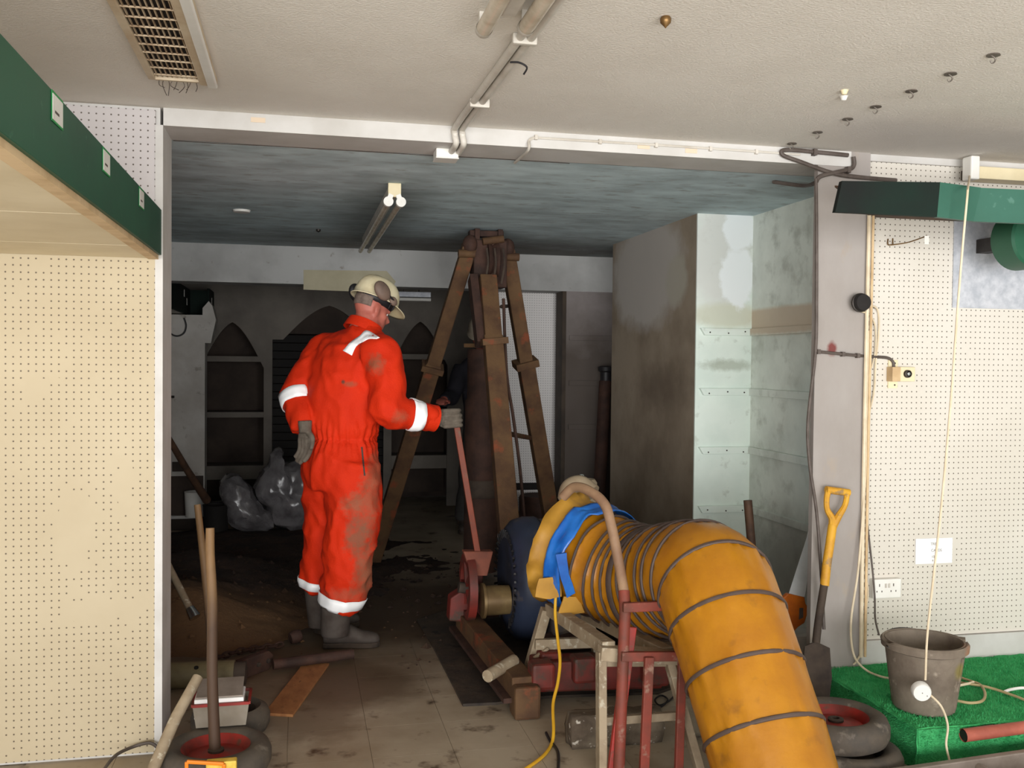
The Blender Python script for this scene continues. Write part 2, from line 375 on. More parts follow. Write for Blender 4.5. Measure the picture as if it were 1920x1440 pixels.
struct('socket', box(new(), at(323, 880, Y=8.59).x, at(348, 880, Y=8.59).x, 8.585, 8.6, at(335, 884, Y=8.59).z, at(335, 866, Y=8.59).z), MATS['deep_brown'], parent=pl)
# front room shell behind the camera: side walls and the glazed shopfront
wall('wall_front_left', -4.6, -4.5, -2.4, YW+.24, 0, ZC, 'paint_white', 'left side wall of the front shop')
wall('wall_front_right', 4.7, 4.8, -2.4, YW+.24, 0, ZC, 'paint_white', 'right side wall of the front shop')
sf = wall('wall_shopfront', -4.5, 4.7, -2.3, -2.2, 0, .12, 'paint_white', 'low stall riser under the shop window')
wn = wall('window_1', -4.5, 4.7, -2.3, -2.2, 2.36, ZC+.05, 'paint_white', 'shop window head and mullions behind the viewer')
for x in (-4.46, -2.7, -.9, .95, 2.8, 4.66): struct('mullion', box(new(), x-.04, x+.04, -2.29, -2.21, .12, 2.36), MATS['paint_white'], parent=wn)

# arched shelving facade at the back
YF = 9.6
fa = thing('arched_shelf_unit', 'pale shelving front with pointed arches across the back room', 'shelf unit', (.3, YF, 0))
def arch(x0, x1, spring, peak, top, sh=0.0):
    mid = (x0+x1)/2; pts = [(x0, YF, top), (x0, YF, spring)]
    for k in range(0, 11):
        t = k/10; pts.append((x0+sh+(mid-x0-sh)*t, YF, spring+(peak-spring)*math.sin(t*PI/2*.86)/math.sin(PI/2*.86)))
    for k in range(1, 11):
        t = 1-k/10; pts.append((x1-sh-(x1-sh-mid)*t, YF, spring+(peak-spring)*math.sin(t*PI/2*.86)/math.sin(PI/2*.86)))
    pts += [(x1, YF, spring), (x1, YF, top)]
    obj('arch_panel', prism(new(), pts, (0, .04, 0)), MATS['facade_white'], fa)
b1, b2, b3 = (-.92, -.33), (-.25, .83), (.91, 1.47)
arch(*b1, 1.38, 1.82, 2.29); arch(*b2, 1.66, 2.0, 2.29, .10); arch(*b3, 1.42, 1.86, 2.29)
for x0, x1 in ((-1.6, -.92), (-.33, -.25), (.83, .91), (1.47, 2.02)):
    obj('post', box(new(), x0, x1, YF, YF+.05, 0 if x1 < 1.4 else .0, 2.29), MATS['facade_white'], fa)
for (x0, x1), zs in ((b1, (1.46, .92, .40)), (b3, (1.50, .95, .48))):
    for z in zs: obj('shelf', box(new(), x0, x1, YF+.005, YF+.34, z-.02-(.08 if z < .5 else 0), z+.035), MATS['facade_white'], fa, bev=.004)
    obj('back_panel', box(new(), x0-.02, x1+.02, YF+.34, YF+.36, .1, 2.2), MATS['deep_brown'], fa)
# dark shutter in the middle arch
sh = thing('roller_shutter', 'dark slatted shutter closing the middle arch', 'shutter', (.29, YF+.08, 0))
obj('lintel', box(new(), -.25, .83, YF+.06, YF+.09, 1.72, 2.2), MATS['deep_brown'], sh)
sb = box(new(), -.54, .54, -.012, .012, -.036, .036); sme = bpy.data.meshes.new('slat'); sb.to_mesh(sme); sb.free(); sme.materials.append(MATS['black_void'])
for k in range(21): kid('slat', sme, None, sh, (.29, YF+.08, .07+.08*k))
# pegboard screen at the back right
YG = 7.66; XG0, XG1 = 1.50, at(1054, 700, Y=YG).x
pg = thing('pegboard_screen', 'pale grey pegboard screen seen through the tripod legs', 'screen', ((XG0+XG1)/2, YG, 0))
obj('panel', box(new(), XG0, XG1, YG, YG+.02, at(1000, 905, Y=YG).z, 2.22), PEGB, pg)
obj('rail', box(new(), XG0, XG1, YG-.012, YG+.02, at(1000, 918, Y=YG).z, at(1000, 905, Y=YG).z), MATS['black_void'], pg)
obj('kick_panel', box(new(), XG0, XG1, YG, YG+.02, 0, at(1000, 918, Y=YG).z), PEGB, pg)

# ------------------------------------------------------------------ canopies
def sticker(parent, p, n, w=.085, h=.052, side='y'):
    p = V(p)
    if side == 'y':
        s = obj('price_label', box(new(), p.x, p.x+.002, p.y-w/2, p.y+w/2, p.z-h/2, p.z+h/2), MATS['plastic_white'], parent)
        obj('green_border', box(new(), p.x, p.x+.0012, p.y-w/2-.005, p.y+w/2+.005, p.z-h/2-.004, p.z+h/2+.006), MATS['sticker_green'], s)
        obj('print', box(new(), p.x+.001, p.x+.0026, p.y-w*.3, p.y+w*.1, p.z-h*.2, p.z-h*.1), MATS['cable_grey'], s)
M('sticker_green', sr(30, 140, 70), rough=.5)
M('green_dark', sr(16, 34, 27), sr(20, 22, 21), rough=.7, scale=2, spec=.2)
cn = thing('shelf_canopy', 'green-fronted display canopy with cream underside on the left wall', 'canopy', (-1.5, 2.4, 1.84))
obj('fascia', box(new(), -.515, -.49, .9, YW-.004, 1.838, 2.003), MATS['green_board'], cn, bev=.002)
obj('edge_strip', box(new(), -.535, -.500, .9, YW-.004, 1.822, 1.838), MATS['timber_edge'], cn)
for y0, y1 in ((.9, 2.62), (2.625, 3.30), (3.305, YW-.004)):
    obj('soffit_panel', box(new(), -2.68, -.535, y0, y1, 1.826, 1.838), MATS['cream_board'], cn)
obj('top_panel', box(new(), -2.68, -.515, .9, YW-.004, 1.985, 2.0), MATS['cream_board'], cn)
for px_, py_ in ((107, 208), (199, 305), (265, 373)):
    sticker(cn, at(px_, py_, X=-.489), 0)
# dark canopies in the back room
c2 = thing('shelf_canopy', 'dark green canopy boards at the back left beneath the far beam', 'canopy', (-1.3, 8.0, 1.72))
xc = -.95
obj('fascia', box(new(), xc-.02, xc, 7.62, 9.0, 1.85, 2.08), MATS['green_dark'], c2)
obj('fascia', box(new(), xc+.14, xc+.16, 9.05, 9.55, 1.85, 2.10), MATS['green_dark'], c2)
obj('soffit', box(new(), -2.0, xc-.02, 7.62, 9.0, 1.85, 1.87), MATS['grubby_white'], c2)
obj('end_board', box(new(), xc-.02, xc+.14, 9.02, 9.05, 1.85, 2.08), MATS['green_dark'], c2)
for yy, zz in ((8.55, 2.02), (8.75, 1.96)): obj('price_label', box(new(), xc, xc+.002, yy-.02, yy+.02, zz-.03, zz+.03), MATS['plastic_white'], c2)
for yy, zz in ((9.3, 2.0),): obj('price_label', box(new(), xc+.16, xc+.162, yy-.02, yy+.02, zz-.03, zz+.03), MATS['plastic_white'], c2)
# right hand green canopy: dark return + pale front
zt, zb_ = 2.20, 2.03
q = [at(1580, 344, Y=3.05), at(1759, 336, Y=3.05)]
c3_ = thing('shelf_canopy', 'green boxed canopy over the ivory pegboard on the right', 'canopy', (3.0, 3.3, zb_))
Yn = 3.05; x0 = at(1566, 404, Y=Yn).x; xk = at(1757, 404, Y=Yn).x
z1c, z0c = at(1700, 338, Y=Yn).z, at(1700, 404, Y=Yn).z
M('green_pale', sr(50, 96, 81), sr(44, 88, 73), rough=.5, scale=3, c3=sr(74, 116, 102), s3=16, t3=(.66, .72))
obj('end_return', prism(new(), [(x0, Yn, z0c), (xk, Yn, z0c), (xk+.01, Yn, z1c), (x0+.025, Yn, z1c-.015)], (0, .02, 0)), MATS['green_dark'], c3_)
yk = 2.90
xk2 = at(1808, 410, Y=3.15).x
obj('fascia', prism(new(), [(xk, Yn, z0c), (xk2, Yn+.05, z0c), (xk2+.03, Yn+.05, z1c), (xk+.01, Yn, z1c)], (0, .02, 0)), MATS['green_pale'], c3_)
obj('fascia', prism(new(), [(xk2, Yn+.055, z0c), (4.68, Yn-.05, z0c-.0), (4.68, Yn-.05, z1c), (xk2+.03, Yn+.055, z1c)], (0, .02, 0)), MATS['green_pale'], c3_)
obj('top_board', prism(new(), [(x0+.05, Yn+.09, z1c-.02), (4.68, Yn+.09, z1c-.02), (4.68, YW+.03, z1c-.02), (XP1+.02, YW+.03, z1c-.02)], (0, 0, .006)), MATS['wood_dark'], c3_)
dr = thing('duct_drum', 'green round drum under the right canopy', 'drum', (3.1, 3.3, 1.8))
cdr = at(1938, 447, Y=3.42); rdr = .125
obj('drum_body', lathe(new(), [(rdr*.93, -.03), (rdr, -.02), (rdr, .10)], cdr, (0, 1, 0), 40), MATS['green_board'], dr, smooth=True)
obj('drum_face', lathe(new(), [(0.001, 0), (rdr*.93, 0)], cdr+V((0, -.03, 0)), (0, 1, 0), 40), MATS['green_board'], dr)
obj('drum_bracket', box(new(), cdr.x-.03, cdr.x+.03, cdr.y+.09, YW+.03, cdr.z-.03, cdr.z+.03), MATS['steel_dark'], dr)
# galvanised sheet
sx0 = at(1787, 500, Y=YW+.03).x
sh_ = obj('galvanised_sheet', box(new(), sx0, 4.3, YW+.027, YW+.033, at(1790, 577, Y=YW+.03).z, at(1790, 404, Y=YW+.03).z), MATS['steel_galv'])
tag(sh_, 'shiny galvanised metal sheet fixed over the ivory pegboard', 'metal sheet')

# ------------------------------------------------------------------ ceiling fittings
gx0, gx1, gy1 = -.475, -.262, 3.275
gr = thing('ceiling_vent', 'cream ceiling air vent with a dusty brown grille', 'vent', ((gx0+gx1)/2, 2.6, ZC-.03))
M('vent_cream', sr(206, 190, 164), sr(184, 160, 130), rough=.55, scale=6)
M('vent_slat', sr(196, 176, 148), sr(150, 124, 96), rough=.6, scale=20)
ig0, ig1 = -.452, -.318
obj('frame', box(new(), ig1, gx1, 1.6, gy1, ZC-.028, ZC), MATS['vent_cream'], gr, bev=.006)
obj('frame', box(new(), gx0, ig0, 1.6, gy1, ZC-.02, ZC), MATS['vent_cream'], gr, bev=.004)
obj('frame', box(new(), ig0, ig1, gy1-.012, gy1, ZC-.02, ZC), MATS['vent_cream'], gr)
obj('edge_trim', box(new(), gx1-.03, gx1, 1.6, gy1+.002, ZC-.034, ZC-.02), MATS['plastic_white'], gr, bev=.004)
obj('cavity', box(new(), ig0, ig1, 1.6, gy1-.012, ZC-.002, ZC+.0), MATS['black_void'], gr)
n = 9
for k in range(n):
    x = ig0+(ig1-ig0)*(k+.5)/n
    obj('slat', box(new(), x-.0016, x+.0016, 1.6, gy1-.012, ZC-.012, ZC-.005), MATS['vent_slat'], gr)
for k in range(24):
    y = gy1-.04-.075*k
    if y > 1.62: obj('cross_bar', box(new(), ig0, ig1, y-.0013, y+.0013, ZC-.014, ZC-.009), MATS['vent_slat'], gr)
# dusty threads at the end of the vent
th = thing('cobweb_threads', 'dusty cobweb threads hanging off the ceiling vent end', 'cobweb', (-.38, gy1+.02, ZC-.06))
for k in range(9):
    x = ig0+.01+k*.014
    obj('thread', cable(new(), [(x, gy1, ZC-.015), (x+random.uniform(-.01, .01), gy1+.015, ZC-.03), (x+random.uniform(-.02, .02), gy1+.03, ZC-.03-random.random()*.03)], .0012, 4, 3), MATS['deep_brown'], th)
# front twin tube lamp + conduit
fx = thing('fluorescent_batten', 'twin-tube strip light on the front shop ceiling', 'strip light', (.53, 2.0, ZC-.06))
M('tube_glass', sr(196, 184, 166), sr(176, 162, 142), rough=.25, scale=14)
for xx, ye in ((.468, 2.50), (.572, 2.46)):
    obj('tube', lathe(new(), [(.001, 0), (.019, 0), (.021, .01), (.021, .95), (.001, .95)], (xx, ye-.96, ZC-.045), (0, 1, 0), 20), MATS['tube_glass'], fx, smooth=True)
    obj('end_cap', lathe(new(), [(.022, 0), (.0225, .018), (.018, .028), (.001, .028)], (xx, ye-.03, ZC-.045), (0, 1, 0), 20), MATS['conduit_white'], fx, smooth=True)
    obj('lamp_holder', box(new(), xx-.012, xx+.012, ye-.022, ye-.006, ZC-.03, ZC), MATS['conduit_white'], fx)
obj('spine', box(new(), .50, .54, 1.5, 2.42, ZC-.03, ZC), MATS['conduit_white'], fx, bev=.004)
co = thing('cable_conduit', 'pair of white cable conduits running along the ceiling to the beam', 'conduit', (.61, 2.9, ZC-.02))
for dx in (-.016, .014):
    obj('conduit', tube(new(), spline([(.622+dx, 1.4, ZC-.012), (.612+dx, 2.6, ZC-.012), (.60+dx, YW-.09, ZC-.012), (.60+dx, YW-.022, ZC-.035), (.606+dx, YW-.012, ZB-.006), (.606+dx, YW+.12, ZB-.012)], 6), .0125, 10), MATS['conduit_white'], co, smooth=True)
for yy in (1.9, 2.62, 3.3): obj('saddle', box(new(), .575, .645, yy-.01, yy+.01, ZC-.03, ZC-.0), MATS['conduit_white'], co, bev=.004)
obj('cable_tie', cable(new(), [(.605, 2.78, ZC-.03), (.635, 2.79, ZC-.026), (.66, 2.80, ZC-.035), (.655, 2.82, ZC-.05)], .003, 6), MATS['cable_black'], co)
jb = at(833, 296, Z=ZB-.02)
jbx = thing('junction_box', 'small white junction box under the beam at the conduit end', 'junction box', (jb.x, jb.y, ZB-.035))
obj('box_body', box(new(), jb.x-.045, jb.x+.045, YW+.10, YW+.19, ZB-.035, ZB), MATS['plastic_white'], jbx, bev=.004)
obj('box_lid', box(new(), jb.x-.047, jb.x+.047, YW+.098, YW+.192, ZB-.040, ZB-.034), MATS['plastic_white'], jbx, bev=.003)
# back twin tube lamp
bx_ = thing('fluorescent_batten', 'twin-tube strip light on the blue-grey back ceiling', 'strip light', (.443, 5.6, ZB-.115))
xl = .443
obj('spine', box(new(), xl-.020, xl+.020, 4.62, 6.7, ZB-.045, ZB), MATS['conduit_white'], bx_)
obj('end_plate', box(new(), xl-.031, xl+.031, 4.600, 4.617, ZB-.066, ZB-.0), MATS['plastic_cream'], bx_, bev=.003)
for s in (-1, 1):
    obj('tube_holder', lathe(new(), [(.001, 0), (.0235, 0), (.0235, .03), (.001, .03)], (xl+s*.030, 4.590, ZB-.090), (0, 1, 0), 18), MATS['plastic_white'], bx_, smooth=True)
    obj('holder_arm', beam(new(), (xl+s*.016, 4.606, ZB-.055), (xl+s*.028, 4.606, ZB-.085), .024, .020, (0, 1, 0)), MATS['plastic_white'], bx_)
    obj('tube', lathe(new(), [(.014, 0), (.014, 2.1), (.001, 2.1)], (xl+s*.030, 4.618, ZB-.090), (0, 1, 0), 14), MATS['tube_glass'], bx_, smooth=True)
# small bright strip light beyond the far beam
ll = thing('strip_light', 'short silvery strip light just behind the worker\'s hard hat', 'strip light', (at(780, 555, Y=8.2).x, 8.2, 2.0))
c0, c1_ = at(735, 546, Y=8.2), at(808, 562, Y=8.2)
obj('housing', box(new(), c0.x, c1_.x, 8.2, 8.28, c1_.z+.02, c0.z+.0), MATS['steel_galv'], ll, bev=.003)
obj('tube', tube(new(), [(c0.x, 8.21, c1_.z), (c1_.x, 8.21, c1_.z)], .014, 10), MATS['plastic_white'], ll)
for xx in (c0.x+.1, c1_.x-.1): obj('hanger', beam(new(), (xx, 8.24, c0.z), (xx, 8.24, ZB), .01, .01), MATS['steel_dark'], ll)
# thin cable with clips along the beam
tc = thing('clipped_cable', 'thin white cable clipped along the beam over the opening', 'cable', (1.6, YW-.01, ZC-.02))
P = [at(1002, 258, Y=YW-.006), at(1100, 264, Y=YW-.006), at(1250, 273, Y=YW-.006), at(1400, 283, Y=YW-.006), at(1500, 290, Y=YW-.006)]
obj('cable_run', cable(new(), P, .005), MATS['conduit_white'], tc, smooth=True)
obj('cable_drop', cable(new(), [at(1002, 258, Y=YW-.006), at(992, 264, Y=YW-.006), at(990, 282, Y=YW-.004), at(965, 305, Z=ZB-.004)], .006), MATS['conduit_white'], tc, smooth=True)
for px_ in (1005, 1125, 1230, 1332, 1418):
    p = at(px_, 258+(px_-1002)*.066, Y=YW-.006); obj('clip', box(new(), p.x-.006, p.x+.006, YW-.014, YW, p.z-.008, p.z+.010), MATS['conduit_white'], tc)
M('beam_patch', sr(214, 194, 170), rough=.7)
for px_, py_ in ((484, 225), (1207, 275), (1296, 283)):
    p = at(px_, py_, Y=YW-.001); tag(obj('tape_strip', box(new(), p.x-.026, p.x+.026, YW-.002, YW, p.z-.009, p.z+.009), MATS['beam_patch']),
        {484: 'beige tape strip at the left end of the white beam', 1207: 'beige tape strip, left of the pair on the beam', 1296: 'beige tape strip, right of the pair on the beam'}[px_], 'tape', 'tape strips on the beam')
# heavy grey cable knot at the right end of the beam
kc = thing('looped_cable', 'heavy grey cable looping over the beam end and pillar head', 'cable', (2.2, YW-.02, ZB-.1))
y_ = YW-.012
obj('cable_run', cable(new(), [at(1590, 291, Y=y_), at(1540, 286, Y=y_), at(1475, 281, Y=y_), at(1467, 290, Y=y_), at(1500, 303, Y=y_), at(1560, 324, Y=y_), at(1610, 332, Y=y_), at(1680, 338, Y=y_+.03)], .009, 8), MATS['cable_grey'], kc, smooth=True)
obj('cable_run', cable(new(), [at(1600, 294, Y=y_), at(1601, 310, Y=y_), at(1590, 318, Y=y_-.004), at(1540, 330, Y=y_), at(1528, 343, Y=y_+.03), at(1505, 348, Y=YW+.2), at(1450, 341, Z=ZB-.006)], .009, 8), MATS['cable_grey'], kc, smooth=True)
for px_, py_ in ((1529, 285), (1592, 318)):
    p = at(px_, py_, Y=y_-.01); obj('clip', box(new(), p.x-.008, p.x+.008, p.y-.004, YW, p.z-.013, p.z+.013), MATS['cable_grey'], kc)
dc = obj('hanging_cable', cable(new(), [at(1530, 335, Y=y_), at(1531, 430, Y=y_), at(1531, 560, Y=y_), at(1529, 660, Y=y_), at(1515, 790, Y=y_-.02), at(1518, 870, Y=y_-.02), at(1531, 960, Y=y_-.02), at(1540, 1080, Y=y_-.03), at(1545, 1180, Y=y_-.05)], .007, 8), MATS['cable_grey'], smooth=True)
tag(dc, 'long dark cable hanging down the pillar edge to the spade', 'cable')
# ceiling hooks
M('hook_metal', sr(112, 104, 96), rough=.5, metal=.5)
HOOKL = ['nearest the viewer at the right edge', 'second nearest the right edge', 'third along the row', 'in the middle of the row', 'third from the beam', 'second from the beam', 'closest to the beam']
for k, yy in enumerate((2.452, 2.641, 2.836, 3.037, 3.214, 3.425, 3.625)):
    hk = thing('ceiling_hook', 'small wire ceiling hook '+HOOKL[k], 'hook', (1.98, yy, ZC-.025), 'row of ceiling hooks')
    obj('plate', lathe(new(), [(.001, -.004), (.02, -.004), (.018, 0)], (1.98, yy, ZC), (0, 0, 1), 12), MATS['hook_metal'], hk)
    obj('hook', tube(new(), spline([(1.972, yy, ZC-.003), (1.985, yy, ZC-.010), (1.985, yy, ZC-.02), (1.976, yy, ZC-.026), (1.97, yy, ZC-.018)], 4), .0022, 6), MATS['hook_metal'], hk)
for (px_, py_, mm, lb) in ((1583, 175, 'plastic_cream', 'yellowed ceiling boss, nearer of two'), (1582, 186, 'plastic_white', 'white ceiling boss just behind the yellowed one')):
    p = at(px_, py_, Z=ZC-.01)
    o = obj('ceiling_boss', lathe(new(), [(.001, -.016), (.008, -.014), (.012, -.004), (.014, 0)], (p.x, p.y, ZC), (0, 0, 1), 12), MATS[mm], smooth=True); tag(o, lb+' beside the hook row', 'boss')
p = at(1248, 40, Z=ZC-.012)
M('brass', sr(140, 108, 66), sr(110, 84, 52), rough=.4, metal=.7)
tag(obj('brass_stud', lathe(new(), [(.001, -.030), (.004, -.026), (.014, -.016), (.015, -.006), (.012, 0)], (p.x, p.y, ZC), (0, 0, 1), 14), MATS['brass'], smooth=True), 'small brass stud alone on the front ceiling', 'stud')
p = at(453, 394, Z=ZB)
tag(obj('ceiling_disc', lathe(new(), [(.001, -.014), (.045, -.012), (.05, 0)], (p.x, p.y, ZB), (0, 0, 1), 20), MATS['plastic_white'], smooth=True), 'flat white disc on the back ceiling at left', 'ceiling disc')
p = at(597, 430, Z=ZB)
tag(obj('ceiling_stud', lathe(new(), [(.001, -.02), (.014, -.012), (.016, 0)], (p.x, p.y, ZB), (0, 0, 1), 10), MATS['steel_dark'], smooth=True), 'small dark stud on the back ceiling', 'stud')
# right strip light + pull switch
rl = thing('strip_light', 'cream strip light case above the right canopy', 'strip light', (3.5, YW-.05, 2.25))
a, b = at(1830, 311, Y=YW-.06), at(1830, 334, Y=YW-.06)
obj('case', box(new(), a.x, 4.6, YW-.06, YW+.02, b.z, a.z), MATS['plastic_cream'], rl, bev=.003)
obj('end_plate', box(new(), a.x-.012, a.x, YW-.05, YW+.02, b.z+.005, a.z-.008), MATS['deep_brown'], rl)

# ------------------------------------------------------------------ things on and by the right wall
YP = YW+.034     # pegboard surface
pc = thing('pull_cord', 'cream flex hanging from the ceiling with a white round socket on it', 'hanging cord', (2.6, 3.2, .2))
a = at(1818, 302, Y=YW-.05)
obj('ceiling_switch', box(new(), a.x-.022, a.x+.022, YW-.09, YW-.03, a.z-.085, ZC-.005), MATS['plastic_white'], pc, bev=.006)
dk = at(1727, 1296, Y=3.02)
obj('upper_cord', cable(new(), [at(1818, 330, Y=YW-.06), at(1817, 338, Y=3.3), at(1815, 352, Y=3.02), at(1813, 375, Y=3.0), at(1806, 450, Y=3.0), at(1797, 560, Y=3.0), at(1783, 750, Y=3.0), at(1765, 950, Y=3.0), at(1746, 1120, Y=3.0), at(1738, 1200, Y=3.0), at(1735, 1275, Y=3.01)], .0042, 7), MATS['cable_cream'], pc, smooth=True)
rs = obj('round_socket', lathe(new(), [(.001, -.016), (.030, -.016), (.0335, -.010), (.0335, .012), (.001, .012)], dk, V((.35, 1, .1)), 28), MATS['plastic_white'], pc, smooth=True)
nf = V((.35, 1, .1)).normalized()
for dx, dz in ((-.016, .010), (0, .0), (.016, -.010)): obj('pin_hole', lathe(new(), [(.001, -.0168), (.0018, -.0168), (.0018, -.014)], dk+V((dx, -dx*.35, dz)), nf, 8), MATS['cable_black'], rs)
obj('lower_cord', cable(new(), [at(1743, 1302, Y=3.01), at(1765, 1325, Y=2.99), at(1777, 1360, Y=2.985), at(1774, 1395, Y=2.98), at(1780, 1425, Y=2.96)], .0042, 7), MATS['cable_cream'], pc, smooth=True)
# black round speaker on the pillar
sp = at(1618, 567, Y=YW-.05)
sk = thing('wall_speaker', 'black round speaker disc on the pillar edge', 'speaker', sp)
obj('disc', lathe(new(), [(.001, -.010), (.034, -.008), (.037, 0), (.037, .022), (.001, .022)], sp, (0, 1, 0), 30), MATS['black_void'], sk, smooth=True)
obj('rim', lathe(new(), [(.036, .012), (.0405, .014), (.0405, .024), (.036, .026)], sp, (0, 1, 0), 30), MATS['steel_dark'], sk, smooth=True)
obj('bracket', box(new(), sp.x-.012, sp.x+.012, sp.y+.02, YW, sp.z-.012, sp.z+.012), MATS['steel_dark'], sk)
obj('lead', cable(new(), [sp+V((.036, .02, -.01)), at(1645, 580, Y=YP-.01), at(1648, 620, Y=YP-.01), at(1642, 680, Y=YP-.01), at(1638, 740, Y=YP-.01), at(1622, 800, Y=YP-.02)], .004), MATS['cable_cream'], sk, smooth=True)
obj('lead', cable(new(), [sp+V((.0, .02, -.036)), at(1632, 592, Y=YP-.012), at(1642, 617, Y=YP-.012), at(1641, 660, Y=YP-.012), at(1634, 690, Y=YP-.012)], .0035), MATS['cable_cream'], sk, smooth=True)
# bell box with conduit
bl = at(1687, 700, Y=YP)
bs = thing('bell_push', 'cream bell box with a chrome button on the ivory pegboard', 'bell box', bl)
x0_, x1_, x2_ = at(1662, 702, Y=YP).x, at(1677, 702, Y=YP).x, at(1710, 702, Y=YP).x
zz0, zz1 = at(1685, 715, Y=YP).z, at(1685, 688, Y=YP).z
obj('side_case', box(new(), x0_, x1_, YP-.045, YP, zz0, zz1), MATS['timber_edge'], bs, bev=.002)
obj('front_plate', box(new(), x1_, x2_, YP-.022, YP, zz0, zz1), MATS['plastic_cream'], bs, bev=.002)
bc = at(1700, 701, Y=YP-.02)
bn_ = obj('button_ring', lathe(new(), [(.011, -.016), (.0165, -.014), (.0175, 0), (.011, 0)], bc, (0, 1, 0), 24, closed=True), MATS['steel_dark'], bs, smooth=True)
obj('button', lathe(new(), [(.001, -.018), (.007, -.017), (.0105, -.011)], bc, (0, 1, 0), 20), MATS['steel_bright'], bn_, smooth=True)
for zz, d in ((zz1, 1), (zz0, -1)):
    lg = obj('fixing_lug', box(new(), x0_+.006, x1_+.012, YP-.006, YP, min(zz, zz+d*.03), max(zz, zz+d*.03)), MATS['plastic_cream'], bs)
    obj('screw', lathe(new(), [(.001, -.008), (.004, -.007), (.004, 0)], (x1_-.002, YP, zz+d*.016), (0, 1, 0), 8), MATS['steel_dark'], lg)
pp = thing('pipe_conduit', 'thin grey pipe clipped across the pillar to the bell box', 'pipe', at(1590, 665, Y=YW-.01))
obj('pipe_run', tube(new(), spline([at(1529, 659, Y=YW-.008), at(1560, 662, Y=YW-.008), at(1600, 666, Y=YW-.008), at(1640, 669, Y=YP-.010), at(1664, 671, Y=YP-.010), at(1674, 678, Y=YP-.010), at(1676, 690, Y=YP-.012)], 6), .0065, 8), MATS['cable_grey'], pp, smooth=True)
for px_ in (1534, 1580, 1608): 
    p = at(px_, 659+(px_-1529)*.1, Y=YW-.008); obj('clip', box(new(), p.x-.007, p.x+.007, YW-.018, YW, p.z-.010, p.z+.010), MATS['cable_grey'], pp)
# peg hook with a white tag
hk = thing('display_hook', 'long wire pegboard hook with a white tag', 'display hook', at(1665, 458, Y=YP))
obj('prong', cable(new(), [at(1665, 448, Y=YP-.002), at(1665, 458, Y=YP-.008), at(1672, 459, Y=YP-.010), at(1700, 455, Y=YP-.11), at(1728, 446, Y=YP-.2), at(1738, 441, Y=YP-.215)], .0028, 6), MATS['brass'], hk, smooth=True)
obj('brace', tube(new(), [at(1674, 447, Y=YP-.002), at(1674, 459, Y=YP-.010)], .0026, 6), MATS['brass'], hk)
t_ = at(1737, 450, Y=YP-.22)
obj('tag', box(new(), t_.x-.010, t_.x+.012, t_.y-.002, t_.y, t_.z-.018, t_.z+.018), MATS['plastic_white'], hk, bev=.001)
# paper sign
s0, s1 = at(1716, 1058, Y=YP-.003), at(1786, 1008, Y=YP-.003)
M('paper', sr(240, 238, 236), rough=.8)
M('print_grey', sr(132, 128, 126), rough=.8)
ps = thing('paper_sign', 'small white printed paper card pinned to the ivory pegboard', 'sign', ((s0.x+s1.x)/2, YP, s0.z))
pb = box(new(), s0.x, s1.x, YP-.0035, YP-.0025, s0.z, s1.z)
obj('card', pb, MATS['paper'], ps)
for body, px_, py_, sz in (('TREE', 1752, 1020, .017), ('CARDS', 1756, 1032, .017), ('10P', 1751, 1044, .016), ('&', 1749, 1051, .012)):
    text('lettering', body, sz, at(px_, py_, Y=YP-.0040), (1, 0, 0), (0, 0, 1), MATS['print_grey'], ps)
# double wall socket
k0, k1 = at(1632, 1121, Y=YP-.01), at(1685, 1083, Y=YP-.01)
so = thing('wall_socket', 'white double power socket low on the ivory pegboard', 'socket', ((k0.x+k1.x)/2, YP, k0.z))
pt = obj('face_plate', box(new(), k0.x, k1.x, YP-.030, YP, k0.z, k1.z), MATS['plastic_white'], so, bev=.004)
for q in (.22, .72):
    for dx, dz, wz in ((0, .018, .010), (-.012, -.012, .006), (.012, -.012, .006)):
        x = k0.x+(k1.x-k0.x)*q+dx; z = (k0.z+k1.z)/2+dz*.9
        obj('pin_slot', box(new(), x-.0022, x+.0022, YP-.0308, YP-.029, z-wz*.6, z+wz*.6), MATS['cable_grey'], pt)
for dx in (-.008, .008):
    x = (k0.x+k1.x)/2+dx; z = (k0.z+k1.z)/2+.014
    obj('rocker', box(new(), x-.004, x+.004, YP-.0335, YP-.029, z-.009, z+.009), MATS['conduit_white'], pt)
# slotted upright on the pegboard's left edge + vertical cream pipes
xs = XP1+.006
up = thing('slotted_upright', 'slotted metal shelf upright between pillar and ivory pegboard', 'shelf upright', (xs+.012, YP, .26))
obj('channel', box(new(), xs+.004, xs+.026, YP-.014, YP+.0, .26, 2.14), MATS['paint_white'], up, bev=.002)
slb = box(new(), -.0018, .0018, -.0006, .0006, -.010, .010); slm = bpy.data.meshes.new('slot'); slb.to_mesh(slm); slb.free(); slm.materials.append(MATS['cable_grey'])
for k in range(52):
    for dx in (.010, .020): kid('slot', slm, None, up, (xs+dx, YP-.0144, .30+k*.0345))
for nm, lb, dx, rr, mt in (('service_pipe', 'cream pipe running up beside the pillar edge', -.018, .0085, 'cable_cream'), ('service_pipe', 'tan cable pipe just left of the slotted upright', .0015, .006, 'timber_edge')):
    tag(obj(nm, tube(new(), spline([(xs+dx, YW-.010, .20), (xs+dx-.003, YW-.010, 1.1), (xs+dx+.002, YW-.010, 2.18)], 8), rr, 8), MATS[mt], smooth=True), lb, 'pipe', 'vertical service pipes')
